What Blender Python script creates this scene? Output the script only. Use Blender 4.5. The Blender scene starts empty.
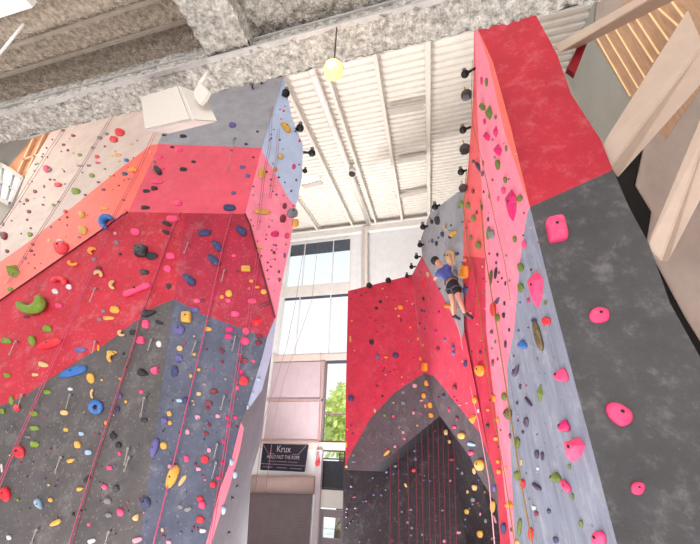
import bpy, bmesh, math, random
from mathutils import Vector, Matrix, noise
random.seed(7)
S = bpy.context.scene
COL = S.collection
V = Vector
# ------------------------------------------------------------------ camera
FPX, YAW, PIT, ROLL = 332.25, -0.254231, 0.472560, 0.027045
CAM = V((0, 0, 5.0))
_F = V((math.sin(YAW)*math.cos(PIT), math.cos(YAW)*math.cos(PIT), math.sin(PIT)))
_r = V((math.cos(YAW), -math.sin(YAW), 0)); _u = _r.cross(_F)
_R = _r*math.cos(ROLL)+_u*math.sin(ROLL); _U = -_r*math.sin(ROLL)+_u*math.cos(ROLL)
cd = bpy.data.cameras.new('camera'); cam = bpy.data.objects.new('camera', cd); COL.objects.link(cam)
cd.sensor_fit = 'HORIZONTAL'; cd.sensor_width = 36; cd.lens = FPX/700*36; cd.clip_start = .02; cd.clip_end = 300
cam.matrix_world = Matrix(((_R.x, _U.x, -_F.x, CAM.x), (_R.y, _U.y, -_F.y, CAM.y), (_R.z, _U.z, -_F.z, CAM.z), (0, 0, 0, 1)))
S.camera = cam

def ray(x, y): return _R*(x-350)+_U*(272-y)+_F*FPX
def at(x, y, Y):
    d = ray(x, y); return CAM+d*(Y/d.y)
def atX(x, y, X):
    d = ray(x, y); return CAM+d*(X/d.x)
def plane(a, b, c):
    n = (b-a).cross(c-a).normalized()
    if n.dot(CAM-a) < 0: n = -n
    return (a, n)
def on(x, y, p):
    d = ray(x, y); return CAM+d*((p[0]-CAM).dot(p[1])/d.dot(p[1]))
def proj(P):
    d = P-CAM; k = FPX/d.dot(_F); return 350+d.dot(_R)*k, 272-d.dot(_U)*k

# ------------------------------------------------------------------ materials
def lin(c):
    f = lambda v: v/12.92 if v <= .04045 else ((v+.055)/1.055)**2.4
    return tuple(f(v/255) for v in c)+(1,)
MATS = {}
def mat(name, rgb, rough=.6, var=.12, vscale=3, chalk=0, bump=0, bscale=30, dots=0, metal=0, emit=0, spec=.4, stretch=None, rgb2=None):
    if name in MATS: return MATS[name]
    m = bpy.data.materials.new(name); m.use_nodes = True; MATS[name] = m
    nt = m.node_tree; N = nt.nodes; L = nt.links; b = N['Principled BSDF']
    b.inputs['Roughness'].default_value = rough; b.inputs['Metallic'].default_value = metal
    b.inputs['Specular IOR Level'].default_value = spec
    tc = N.new('ShaderNodeTexCoord'); src = tc.outputs['Object']
    if stretch:
        mp = N.new('ShaderNodeMapping'); mp.inputs['Scale'].default_value = stretch; L.new(src, mp.inputs[0]); src = mp.outputs[0]
    nz = N.new('ShaderNodeTexNoise'); nz.inputs['Scale'].default_value = vscale; nz.inputs['Detail'].default_value = 6; nz.inputs['Roughness'].default_value = .65
    L.new(src, nz.inputs['Vector'])
    c = lin(rgb); lo = tuple(v*(1-var*1.3) for v in c[:3])+(1,); hi = tuple(min(1, v*(1+var)) for v in c[:3])+(1,)
    if rgb2: lo, hi = c, lin(rgb2)
    rp = N.new('ShaderNodeValToRGB'); rp.color_ramp.elements[0].position = .3; rp.color_ramp.elements[1].position = .7
    rp.color_ramp.elements[0].color = lo; rp.color_ramp.elements[1].color = hi
    L.new(nz.outputs['Fac'], rp.inputs[0]); out = rp.outputs[0]
    def over(fac, col, out):
        mx = N.new('ShaderNodeMix'); mx.data_type = 'RGBA'; L.new(fac, mx.inputs['Factor']); L.new(out, mx.inputs['A']); mx.inputs['B'].default_value = col
        return mx.outputs['Result']
    if chalk:
        n2 = N.new('ShaderNodeTexNoise'); n2.inputs['Scale'].default_value = 3.2; n2.inputs['Detail'].default_value = 10; n2.inputs['Roughness'].default_value = .78
        n2.inputs['Distortion'].default_value = .15; L.new(tc.outputs['Object'], n2.inputs['Vector'])
        mr = N.new('ShaderNodeMapRange'); mr.inputs['From Min'].default_value = .52; mr.inputs['From Max'].default_value = .82; mr.inputs['To Max'].default_value = chalk
        L.new(n2.outputs['Fac'], mr.inputs[0]); out = over(mr.outputs[0], lin((225, 215, 215)), out)
    if dots:
        vo = N.new('ShaderNodeTexVoronoi'); vo.inputs['Scale'].default_value = 5.5; L.new(tc.outputs['Object'], vo.inputs['Vector'])
        lt = N.new('ShaderNodeMath'); lt.operation = 'LESS_THAN'; lt.inputs[1].default_value = .09; L.new(vo.outputs['Distance'], lt.inputs[0])
        ml = N.new('ShaderNodeMath'); ml.operation = 'MULTIPLY'; ml.inputs[1].default_value = dots; L.new(lt.outputs[0], ml.inputs[0])
        out = over(ml.outputs[0], (.02, .015, .015, 1), out)
        v2 = N.new('ShaderNodeTexVoronoi'); v2.inputs['Scale'].default_value = 13; L.new(tc.outputs['Object'], v2.inputs['Vector'])
        l2 = N.new('ShaderNodeMath'); l2.operation = 'LESS_THAN'; l2.inputs[1].default_value = .2; L.new(v2.outputs['Distance'], l2.inputs[0])
        m2 = N.new('ShaderNodeMath'); m2.operation = 'MULTIPLY'; m2.inputs[1].default_value = dots*.3; L.new(l2.outputs[0], m2.inputs[0])
        out = over(m2.outputs[0], (.42, .36, .37, 1), out)
    L.new(out, b.inputs['Base Color'])
    if bump:
        n3 = N.new('ShaderNodeTexNoise'); n3.inputs['Scale'].default_value = bscale; n3.inputs['Detail'].default_value = 5; L.new(tc.outputs['Object'], n3.inputs['Vector'])
        bp = N.new('ShaderNodeBump'); bp.inputs['Strength'].default_value = bump; bp.inputs['Distance'].default_value = .05; L.new(n3.outputs['Fac'], bp.inputs['Height']); L.new(bp.outputs[0], b.inputs['Normal'])
    if emit:
        b.inputs['Emission Color'].default_value = c; b.inputs['Emission Strength'].default_value = emit
    return m
def glass(name, tint=(240, 246, 250), gloss=.06):
    m = bpy.data.materials.new(name); m.use_nodes = True; nt = m.node_tree; N = nt.nodes; L = nt.links
    N.remove(N['Principled BSDF']); o = N['Material Output']
    t = N.new('ShaderNodeBsdfTransparent'); t.inputs[0].default_value = lin(tint)
    g = N.new('ShaderNodeBsdfGlossy'); g.inputs['Roughness'].default_value = .05
    mx = N.new('ShaderNodeMixShader'); mx.inputs[0].default_value = gloss
    L.new(t.outputs[0], mx.inputs[1]); L.new(g.outputs[0], mx.inputs[2]); L.new(mx.outputs[0], o.inputs[0]); MATS[name] = m
    return m

# ------------------------------------------------------------------ object helpers
def link(name, bm, mats, parent=None, smooth=False):
    me = bpy.data.meshes.new(name); bm.to_mesh(me); bm.free()
    for m in (mats if isinstance(mats, (list, tuple)) else [mats]): me.materials.append(m)
    if smooth:
        for p in me.polygons: p.use_smooth = True
    o = bpy.data.objects.new(name, me); COL.objects.link(o)
    if parent is not None:
        o.parent = parent; o.matrix_parent_inverse = Matrix.Translation(-parent.location)
    return o
def tag(o, label, cat, group=None, kind=None):
    if label: o['label'] = label
    if cat: o['category'] = cat
    if group: o['group'] = group
    if kind: o['kind'] = kind
    return o
def thing(name, label, cat, loc=(0, 0, 0), group=None, kind=None):
    o = bpy.data.objects.new(name, None); COL.objects.link(o); o.location = loc; o.empty_display_size = .1
    return tag(o, label, cat, group, kind)
def struct(name, bm, m, parent=None):
    o = link(name, bm, m, parent)
    if parent is None: o['kind'] = 'structure'
    return o
def face(bm, pts, mi=0, toward=None):
    vs = [bm.verts.new(p) for p in pts]
    f = bm.faces.new(vs); f.material_index = mi; f.normal_update()
    if toward is not None and f.normal.dot(toward) < 0: f.normal_flip()
    return f
def hexa(bm, a, b, mi=0):
    """a, b: two lists of n points (front and back outline)"""
    n = len(a); va = [bm.verts.new(p) for p in a]; vb = [bm.verts.new(p) for p in b]; fs = []
    fs.append(bm.faces.new(va)); fs.append(bm.faces.new(vb[::-1]))
    for i in range(n): fs.append(bm.faces.new((va[(i+1) % n], va[i], vb[i], vb[(i+1) % n])))
    for f in fs: f.material_index = mi
    bmesh.ops.recalc_face_normals(bm, faces=fs)
    return fs
def box(bm, lo, hi, mi=0):
    x0, y0, z0 = lo; x1, y1, z1 = hi
    return hexa(bm, [V((x0, y0, z0)), V((x1, y0, z0)), V((x1, y0, z1)), V((x0, y0, z1))], [V((x0, y1, z0)), V((x1, y1, z0)), V((x1, y1, z1)), V((x0, y1, z1))], mi)
def bar(bm, p, q, w, h, up=V((0, 0, 1)), mi=0):
    d = (q-p).normalized(); s = d.cross(up).normalized(); u = s.cross(d)
    o = [s*w/2+u*h/2, -s*w/2+u*h/2, -s*w/2-u*h/2, s*w/2-u*h/2]
    return hexa(bm, [p+k for k in o], [q+k for k in o], mi)
def tube(bm, pts, r, n=8, mi=0, caps=True):
    rings = []; pts = [V(p) for p in pts]; ref = None
    for i, p in enumerate(pts):
        d = (pts[min(i+1, len(pts)-1)]-pts[max(i-1, 0)]).normalized()
        if ref is None: ref = d.orthogonal().normalized()
        ref = (ref-d*ref.dot(d)).normalized(); s = d.cross(ref)
        rr = r[i] if isinstance(r, (list, tuple)) else r
        rings.append([bm.verts.new(p+(ref*math.cos(2*math.pi*k/n)+s*math.sin(2*math.pi*k/n))*rr) for k in range(n)])
    fs = []
    for a, b in zip(rings, rings[1:]):
        for k in range(n): fs.append(bm.faces.new((a[k], a[(k+1) % n], b[(k+1) % n], b[k])))
    if caps: fs.append(bm.faces.new(rings[0][::-1])); fs.append(bm.faces.new(rings[-1]))
    for f in fs: f.material_index = mi; f.smooth = True
    return fs
NB = bmesh.new
def bolt_on(P, n, r, parent, m):
    bm = NB(); tube(bm, [P-n*r*.5, P+n*r*.6], r, 8); return link('bolt', bm, m, parent)
# ------------------------------------------------------------------ climbing wall surfaces
WHITE3 = (225, 210, 200)
PAINT = {
 'red':   mat('paint_red', (184, 30, 52), .55, .14, 2.5, .28, .15, 60, .5),
 'crim':  mat('paint_crimson', (166, 26, 56), .55, .14, 2.5, .2, .15, 60, .5),
 'dark':  mat('paint_charcoal', (84, 79, 80), .6, .2, 2.5, .22, .15, 60, .6),
 'slate': mat('paint_slate', (80, 84, 104), .6, .2, 2.5, .22, .15, 60, .6),
 'pink':  mat('paint_pink', (226, 84, 106), .55, .08, 2.5, .12, .12, 60, .4),
 'rose':  mat('paint_rose', (242, 132, 158), .55, .09, 2.5, .4, .12, 60, .45, stretch=(1, 1, .3)),
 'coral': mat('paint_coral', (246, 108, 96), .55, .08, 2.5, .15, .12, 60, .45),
 'cream': mat('paint_cream', (206, 188, 180), .6, .1, 2, .2, .12, 60, .5),
 'grey':  mat('paint_grey', (152, 153, 161), .6, .12, 2.5, .15, .12, 60, .5),
 'ice':   mat('paint_ice_blue', (176, 196, 226), .55, .06, 2.5, .15, .1, 60, .45),
 'steel': mat('paint_steel_blue', (134, 141, 160), .6, .22, 4, .4, .15, 60, .5, stretch=(2, 2, .25)),
 'bright':mat('paint_bright_red', (198, 44, 72), .55, .12, 2.5, .12, .12, 60, .45),
 'face':  mat('paint_pillar_red', (188, 36, 56), .6, .12, 1.6, .22, .2, 40, .08),
 'ash':   mat('paint_pillar_grey', (74, 72, 74), .65, .2, 1.6, .22, .25, 40, .1),
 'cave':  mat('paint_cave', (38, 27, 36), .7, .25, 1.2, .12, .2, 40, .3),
 'side':  mat('paint_side_grey', (104, 100, 112), .6, .12, 2.5, .1, .12, 60, .5),
 'salmon': mat('paint_salmon', (232, 92, 98), .55, .1, 2.5, .22, .12, 60, .45),
 'berry': mat('paint_berry', (208, 64, 90), .55, .1, 2.5, .15, .12, 60, .5),
 'plum':  mat('paint_band', (88, 76, 84), .6, .16, 2.5, .18, .15, 60, .5),
}
PK = list(PAINT); PM = [PAINT[k] for k in PK]
P = {}
a0 = at(128, 212, 4.6); a1 = at(185, 213, 4.72); a2 = at(140, 544, 5.15)
P['A'] = plane(a0, a1, a2)
P['A2'] = plane(a1, a2, at(267, 338, 5.45))
P['B'] = plane(a0, on(245, 214, P['A2']), at(200, 110, 5.25))
P['C'] = plane(a0, on(0, 301, P['A']), on(157, 150, P['B']))
P['D'] = plane(on(245, 214, P['A2']), on(275, 318, P['A2']), on(262, 148, P['B']))
P['D2'] = plane(on(262, 358, P['A2']), on(206, 544, P['A2']), at(262, 420, 7.2))
e0 = at(530, 207, 4.6); f0 = at(487, 330, 7.3)
P['F1'] = plane(e0, f0, e0+V((0, 0, 1)))
P['E'] = plane(e0, on(617, 544, P['F1']), at(635, 210, 4.5))
P['F2'] = plane(on(486, 330, P['F1']), on(501, 450, P['F1']), at(463, 260, 8.0))
P['F3'] = plane(on(463, 260, P['F2']), on(490, 460, P['F2']), at(412, 275, 11.5))
P['G'] = plane(on(412, 275, P['F3']), on(424, 372, P['F3']), at(348, 291, 12.3))
def sink(p, d): return (p[0]-p[1]*d, p[1])
P['G2'] = sink(P['G'], .9); P['F4'] = sink(P['F3'], .8)
# polygons: plane, paint, zone words, wall key, outline in photo pixels
A1R = [(-60, 343), (0, 301), (128, 212), (185, 213)]
POLY = [
 ('A', 'red', 'red paint', 'prow', [(-60, 343), (0, 301), (128, 212), (185, 213), (174, 299), (153, 308), (137, 320), (107, 343), (57, 374), (23, 397), (0, 406), (-60, 430)]),
 ('A', 'dark', 'charcoal paint', 'prow', [(-60, 430), (0, 406), (23, 397), (57, 374), (107, 343), (137, 320), (153, 308), (174, 299), (140, 544), (132, 600), (-60, 600)]),
 ('A2', 'crim', 'crimson paint', 'prow', [(185, 213), (245, 214), (250, 225), (275, 318), (267, 338), (205, 315), (174, 299)]),
 ('A2', 'slate', 'slate paint', 'prow', [(174, 299), (205, 315), (267, 338), (262, 358), (248, 404), (241, 422), (232, 457), (220, 489), (206, 544), (190, 600), (132, 600), (140, 544)]),
 ('B', 'pink', 'pink paint above lip', 'prow', [(128, 212), (245, 214), (262, 148), (240, 147), (158, 144), (156, 152)]),
 ('B', 'grey', 'grey paint at top', 'prow', [(158, 144), (240, 147), (262, 148), (281, 84), (284, 76), (191, 84), (182, 90)]),
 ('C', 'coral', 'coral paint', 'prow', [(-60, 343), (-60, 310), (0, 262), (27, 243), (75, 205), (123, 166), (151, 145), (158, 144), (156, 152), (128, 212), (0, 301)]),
 ('C', 'cream', 'cream paint', 'prow', [(0, 262), (27, 243), (75, 205), (123, 166), (151, 145), (158, 144), (182, 90), (191, 84), (76, 117), (61, 124), (50, 133), (27, 172), (14, 206), (0, 226)]),
 ('D', 'ice', 'pale blue paint', 'prow', [(262, 148), (281, 84), (284, 76), (288, 98), (292, 118), (303, 145), (302, 178), (296, 206), (289, 199), (277, 177), (263, 153)]),
 ('D', 'rose', 'pink side paint', 'prow', [(245, 214), (262, 148), (263, 153), (277, 177), (289, 199), (296, 206), (290, 245), (283, 277), (276, 322), (275, 318), (250, 225)]),
 ('D2', 'ice', 'pale blue strip', 'prow', [(275, 318), (276, 322), (272, 352), (262, 390), (250, 407), (248, 404), (262, 358), (267, 338)]),
 ('D2', 'rose', 'pink strip', 'prow', [(241, 422), (244, 428), (240, 450), (230, 486), (211, 544), (195, 600), (190, 600), (206, 544), (220, 489), (232, 457)]),
 ('D2', 'side', 'grey side paint', 'prow', [(250, 407), (262, 390), (272, 352), (266, 400), (261, 441), (251, 475), (247, 544), (243, 600), (195, 600), (211, 544), (230, 486), (240, 450), (244, 428), (241, 422), (248, 404)]),
 ('E', 'face', 'red pillar face', 'tall', [(470, 5), (476, 25), (493, 62), (511, 128), (530, 207), (613, 170), (601, 140), (571, 94), (557, 54), (537, 17), (530, 0)]),
 ('E', 'ash', 'charcoal pillar face', 'tall', [(530, 207), (613, 170), (629, 207), (649, 244), (670, 303), (700, 357), (760, 470), (760, 600), (632, 600), (617, 544), (594, 455), (554, 303)]),
 ('F1', 'coral', 'coral edge', 'tall', [(476, 25), (488, 60), (504, 130), (524, 190), (530, 207), (511, 128), (493, 62)]),
 ('F1', 'rose', 'pink side', 'tall', [(474, 25), (476, 25), (488, 60), (504, 130), (524, 190), (530, 207), (527, 214), (520, 262), (514, 330), (507, 368), (509, 420), (512, 480), (515, 544), (518, 590), (516, 590), (510, 544), (505, 500), (500, 450), (494, 400), (486, 330), (485, 240), (478, 130)]),
 ('F1', 'steel', 'blue-grey side', 'tall', [(530, 207), (554, 303), (594, 455), (617, 544), (632, 600), (518, 590), (515, 544), (512, 480), (509, 420), (507, 368), (514, 330), (520, 262), (527, 214)]),
 ('F2', 'salmon', 'coral column', 'tall', [(474, 25), (478, 130), (485, 240), (485.3, 258), (463, 256), (464, 200), (468, 168), (473, 100)]),
 ('F2', 'bright', 'red column', 'tall', [(485.3, 258), (486, 330), (494, 400), (500, 450), (505, 500), (510, 544), (516, 590), (502, 590), (500, 544), (498, 490), (490, 460), (480, 410), (472, 370), (464, 330), (463, 256)]),
 ('F3', 'grey', 'grey panel', 'corner', [(464, 200), (466, 186), (430, 213), (421, 238), (422, 256), (449, 308), (462, 338), (464, 330), (463, 256)]),
 ('F3', 'berry', 'pink panel', 'corner', [(422, 256), (412, 275), (418, 330), (424, 373), (434, 376), (480, 433), (490, 460), (480, 410), (472, 370), (464, 330), (462, 338), (449, 308)]),
 ('F3', 'plum', 'dusky band', 'corner', [(424, 373), (434, 376), (480, 433), (490, 460), (498, 490), (500, 540), (497, 505), (477, 473), (470, 457), (440, 416)]),
 ('G', 'bright', 'red back panel', 'corner', [(348, 291), (412, 275), (418, 330), (424, 373), (394, 393), (370, 419), (360, 437), (348, 458), (345, 470), (346, 380)]),
 ('G', 'plum', 'dusky band', 'corner', [(424, 373), (394, 393), (370, 419), (360, 437), (348, 458), (345, 470), (372, 471), (440, 416)]),
]
GC = at(440, 416, 1)  # corner of the two lips
gx = on(440, 416, P['G']); gdir = P['G2'][1].cross(P['F4'][1]).normalized()
# crease of the two cave planes
def meet(p, q):
    d = p[1].cross(q[1]); 
    den = d.dot(d); A = p[1].dot(p[0]); B = q[1].dot(q[0])
    o = (q[1]*A-p[1]*B).cross(d)/den*1.0
    # solve properly
    M = Matrix((p[1], q[1], d)); o = M.inverted() @ V((A, B, d.dot(gx)))
    return o, d.normalized()
co, cdir = meet(P['G2'], P['F4'])
if cdir.z > 0: cdir = -cdir
cz = lambda k: proj(co+cdir*k)
c_top, c_bot = cz(-1.2), cz(9)
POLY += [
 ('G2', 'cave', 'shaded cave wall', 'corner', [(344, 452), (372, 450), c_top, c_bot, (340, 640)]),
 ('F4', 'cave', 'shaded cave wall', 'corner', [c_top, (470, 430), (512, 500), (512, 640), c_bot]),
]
WALLNAME = {'prow': 'prow wall', 'tall': 'tall pillar wall', 'corner': 'corner wall'}
WALLOBJ = {
 'prow': thing('climbing_wall', 'huge red and charcoal prow-shaped climbing wall under the white box speaker', 'climbing wall', at(128, 544, 5), kind='thing'),
 'tall': thing('climbing_wall', 'tall pillar climbing wall with red top, charcoal face and pink side', 'climbing wall', at(560, 544, 4.7), kind='thing'),
 'corner': thing('climbing_wall', 'corner climbing wall with red panel and dark cave behind the climber', 'climbing wall', at(420, 500, 11), kind='thing'),
}
PANEL = {'A': 'front_panel', 'A2': 'front_panel', 'B': 'upper_panel', 'C': 'slab_panel', 'D': 'side_panel', 'D2': 'lower_side_panel', 'E': 'pillar_face', 'F1': 'side_panel', 'F2': 'column_panel', 'F3': 'angled_panel', 'G': 'back_panel', 'G2': 'cave_panel', 'F4': 'cave_panel'}
for key in PANEL:
    bm = NB(); wk = None
    for pk, pc, zone, wk_, pts in POLY:
        if pk != key: continue
        wk = wk_
        face(bm, [on(x, y, P[key]) for x, y in pts], PK.index(pc), P[key][1])
    bmesh.ops.remove_doubles(bm, verts=bm.verts, dist=.002)
    used = sorted({f.material_index for f in bm.faces})
    for f in bm.faces: f.material_index = used.index(f.material_index)
    o = link(PANEL[key], bm, [PM[i] for i in used], WALLOBJ[wk])
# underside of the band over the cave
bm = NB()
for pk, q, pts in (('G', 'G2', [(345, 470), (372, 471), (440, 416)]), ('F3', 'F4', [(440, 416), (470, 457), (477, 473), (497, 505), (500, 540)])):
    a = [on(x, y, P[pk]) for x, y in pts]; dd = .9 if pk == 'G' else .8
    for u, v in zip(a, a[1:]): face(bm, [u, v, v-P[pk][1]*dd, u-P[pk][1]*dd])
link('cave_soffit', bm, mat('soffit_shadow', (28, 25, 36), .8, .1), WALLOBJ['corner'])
# dark back edge of the pillar
bm = NB(); ed = [on(x, y, P['E']) for x, y in [(530, 0), (537, 17), (557, 54), (571, 94), (601, 140), (613, 170), (629, 207), (649, 244), (670, 303), (700, 357), (760, 470), (760, 600)]]
for u, v in zip(ed, ed[1:]): face(bm, [u, v, v+V((.02, .8, 0)), u+V((.02, .8, 0))])
link('back_edge', bm, mat('black_frame', (22, 20, 20), .8), WALLOBJ['tall'])
# seams of plywood panels as thin dark lines: top trims
bm = NB(); tube(bm, [on(x, y, P['A'])+P['A'][1]*.01 for x, y in ((-60, 343), (0, 301), (128, 212))], .018, 6)
link('lip_trim', bm, mat('lip_dark', (90, 24, 34), .6), WALLOBJ['prow'])
bm = NB(); tube(bm, [on(x, y, P['A2'])+P['A2'][1]*.01 for x, y in ((245, 214), (250, 225), (275, 318))], .02, 6)
link('lip_trim', bm, MATS['lip_dark'], WALLOBJ['prow'])
# ------------------------------------------------------------------ hall: facade, ceiling, floor
YF = 17.6
WM = mat('white_steel', (232, 229, 225), .5, .05)
WMW = mat('warm_white_steel', (222, 204, 196), .55, .05)
CORR = mat('white_cladding', (238, 240, 242), .55, .04)
DECKM = mat('white_roof_deck', (240, 235, 227), .55, .05)
def fx(x, y): return at(x, y, YF).x
def fz(x, y): return at(x, y, YF).z
X0, X1 = fx(290, 250), fx(351.5, 240)
XM = [fx(305.7, 244), fx(334, 240)]
XR0, XR1 = fx(324, 400), fx(350, 400)
Z = {'top': fz(320, 241.5), 'u0': fz(318, 285.5), 'l1': fz(316, 295), 'l0': fz(308, 355), 's1': fz(297, 361.5), 'sm': fz(294, 400.5), 's0': fz(300, 441.5), 'b0': fz(300, 449), 'dk0': fz(334, 490)}
def rect(bm, x0, z0, x1, z1, y0=YF, y1=YF+.15, mi=0): box(bm, (x0, y0, z0), (x1, y1, z1), mi)
bm = NB()   # back wall around the openings
rect(bm, -26, 0, X0, 24); rect(bm, X1, Z['l1']-.1, 9, 24); rect(bm, XR1, 0, 9, Z['l1']-.1)
rect(bm, X0, Z['top'], X1, 24)
rect(bm, X0, 0, XR0-.25, Z['s0']); rect(bm, X0, Z['s0'], XR0-.02, Z['s1']+.1, YF+.03, YF+.15)
for k in range(70):
    x = X1+.35+k*.16
    box(bm, (x, YF-.03, Z['l1']), (x+.08, YF, Z['top']+1.2))
struct('wall_back', bm, CORR)
bm = NB(); rect(bm, X0-.15, Z['u0'], X1, Z['l1'], YF-.06, YF+.16); struct('trim_10', bm, WM)
bm = NB(); rect(bm, X0-.15, Z['s1'], XR1, Z['l0'], YF-.1, YF+.16)
rect(bm, X0-.3, Z['b0'], XR1, Z['s0'], YF-.14, YF+.16); struct('trim_1', bm, WMW)
gl = glass('window_glass'); FRM = mat('window_frame_white', (228, 230, 232), .4, .03)
SHADE = mat('dark_roller_shade', (78, 86, 98), .6, .12)
def window(name, x0, z0, x1, z1, muls, hor=(), w=.07, shade=None, fm=FRM):
    bm = NB()
    rect(bm, x0, z0, x1, z0+w, YF-.05, YF+.1); rect(bm, x0, z1-w, x1, z1, YF-.05, YF+.1)
    for x in (x0, x1-w): rect(bm, x, z0+w, x+w, z1-w, YF-.05, YF+.1)
    for x in muls: rect(bm, x-w*.4, z0+w, x+w*.4, z1-w, YF-.05, YF+.1)
    for z in hor: rect(bm, x0+w, z-w*.4, x1-w, z+w*.4, YF-.045, YF+.09)
    o = struct(name, bm, fm)
    bm = NB(); face(bm, [V((x0, YF+.03, z0)), V((x1, YF+.03, z0)), V((x1, YF+.03, z1)), V((x0, YF+.03, z1))]); link('window_pane', bm, gl, o)
    if shade:
        bm = NB(); rect(bm, x0+w, z1-shade, x1-w, z1-w, YF-.02, YF+.01); link('roller_shade', bm, SHADE, o)
    return o
zz = fz(320, 253.5)
window('window_1', X0, Z['u0'], X1, Z['top'], XM, shade=Z['top']-zz)
window('window_2', X0, Z['l0'], X1, Z['l1'], XM, shade=.24)
window('window_3', XR0, Z['s0'], XR1, Z['l0']-.1, [], [fz(334, 414.5)], shade=.42, fm=mat('bronze_frame', (120, 100, 104), .5, .05))
window('window_4', XR0, Z['dk0'], XR1, Z['b0'], [], [fz(334, 459)], fm=mat('dark_frame', (60, 58, 64), .5, .05), shade=None)
bm = NB(); rect(bm, XR0+.08, Z['dk0']+.08, XR1-.08, fz(334, 461), YF-.02, YF+.02); link('roller_shade', bm, mat('black_roller_shade', (34, 36, 48), .4, .2), bpy.data.objects['window_4'])
bm = NB(); rect(bm, XR0, fz(334, 508), XR1, Z['dk0'], YF-.1, YF+.05); struct('trim_2', bm, mat('door_header_white', (235, 235, 232), .5, .03))
window('door_1', XR0, 0.05, XR1, fz(334, 510), [], [1.1], w=.28, fm=mat('door_grey', (150, 142, 148), .5, .05))
# shutter panels left of the narrow window
SH = mat('shutter_tan', (196, 178, 184), .55, .05)
for nm, z0, z1 in (('upper', Z['sm'], Z['s1']), ('lower', Z['s0'], Z['sm'])):
    t = thing('insulated_panel', f'pinkish beige cladding panel, {nm} of the pair under the tall windows', 'wall panel', (X0, YF, z0), 'beige panels under the windows')
    bm = NB(); rect(bm, X0-.1, z0+.06, XR0-.2, z1-.06, YF-.11, YF-.02)
    for k in range(1, 4):
        x = X0+(XR0-X0)*k/4; rect(bm, x-.015, z0+.08, x+.015, z1-.08, YF-.125, YF-.11)
    link('sheet', bm, SH, t)
    bm = NB(); rect(bm, X0-.2, z0-.04, XR0-.1, z0+.06, YF-.18, YF-.02); rect(bm, XR0-.2, z0+.06, XR0-.02, z1-.05, YF-.16, YF-.02); link('steel_edge', bm, mat('dusky_steel', (178, 152, 150), .5, .06), t)
# header beam, column pipe and roof pipe
HZ = fz(366, 232)
bm = NB(); box(bm, (-20, YF-.35, HZ-.15), (8, YF-.05, HZ+.3)); box(bm, (-20, YF-.45, HZ+.26), (8, YF+.0, HZ+.34)); struct('trim_3', bm, WM)
SLOPE = .145; CD = V((-.02, 1, SLOPE)).normalized()
DZ = HZ+.7
def ceil_z(y): return DZ+(y-YF)*SLOPE
CP = (V((0, YF, DZ)), V((0, SLOPE, -1)).normalized())
bm = NB(); y = -3.0; vs = []
while y < YF+.3:
    for dy, dz in ((0, 0), (.10, 0), (.12, .09), (.23, .09), (.26, 0)): vs.append((y+dy, ceil_z(y+dy)+dz))
    y += .26
prev = None
for yy, z in vs:
    cur = (bm.verts.new((-26, yy, z)), bm.verts.new((9, yy, z)))
    if prev and yy-prev[2] > 1e-6: bm.faces.new((prev[0], prev[1], cur[1], cur[0]))
    prev = (*cur, yy)
struct('ceiling', bm, DECKM)
JM = mat('white_joist', (228, 222, 212), .5, .05)
def joist_line(px, py, dz):
    p = on(px, py, (CP[0]-V((0, 0, dz)), CP[1])); a = p+CD*((1.5-p.y)/CD.y); b = p+CD*((YF-.4-p.y)/CD.y); return a, b
def joist(px, py, label, web=True, w=.11, deep=.42):
    a, b = joist_line(px, py, deep); up = V((0, 0, deep-.08))
    t = thing('roof_joist', label, 'roof joist', a, 'white steel joists under the roof deck')
    bm = NB(); bar(bm, a, b, w, .07); link('lower_chord', bm, JM, t)
    bm = NB(); bar(bm, a+up, b+up, w*1.2, .07); link('upper_chord', bm, JM, t)
    bm = NB()
    n = int((b-a).length/.55)
    for k in range(n):
        p, q = a.lerp(b, k/n), a.lerp(b, (k+1)/n)
        tube(bm, [p+(up if k % 2 else V()), q+(V() if k % 2 else up)], .016, 5)
    link('web', bm, JM, t)
joist(318, 154, 'white open-web roof joist running along the edge of the prow wall')
joist(353, 154, 'white open-web roof joist just beside the thick white roof pipe')
joist(391, 154, 'white open-web roof joist midway between roof pipe and pillar wall', w=.13)
joist(428.6, 154, 'white open-web roof joist closest to the tall pillar wall', w=.15)
joist(296, 200, 'white open-web roof joist partly hidden behind the pink prow side')
a, b = joist_line(343, 154, .3)
t = thing('roof_pipe', 'thick white pipe along the roof bending down into the wall column', 'pipe', b, None)
bm = NB(); col = V((fx(365.6, 240), YF-.3, 0)); bb = V((col.x, YF-.3, b.z-.05))
tube(bm, [a, a.lerp(b, .5), b, bb-V((0, 0, .25)), V((col.x, YF-.3, 1)), V((col.x, YF-.3, 0.02))], [.13, .13, .15, .2, .2, .2], 14); link('pipe_run', bm, mat('white_pipe', (238, 232, 226), .45, .03), t)
for k in range(5):
    p = a.lerp(b, .3+k*.15); bm = NB(); tube(bm, [p-CD*.05, p+CD*.05], .15, 12); link('collar', bm, JM, t)
# spot lamp on the pipe
p = on(352.5, 172, (CP[0]-V((0, 0, .55)), CP[1]))
t = thing('spot_lamp', 'small white can spotlight hanging from the white roof pipe', 'spotlight', p)
bm = NB(); tube(bm, [p+V((0, 0, .12)), p+V((0, 0, .22)), p+V((0, 0, .24)), p+V((0, -.02, -.1))][::-1][:1]+[p+V((0, -.06, -.18)), p+V((0, 0, .15))], [.17, .19, .15], 14); link('can', bm, WM, t)
bm = NB(); tube(bm, [p+V((0, -.075, -.24)), p+V((0, -.06, -.17))], [.13, .155], 14); link('lens', bm, mat('lamp_black', (50, 46, 44), .4), t)
bm = NB(); tube(bm, [p+V((0, 0, .1)), p+V((0, 0, .42))], .03, 6); link('hanger', bm, WM, t)
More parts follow.
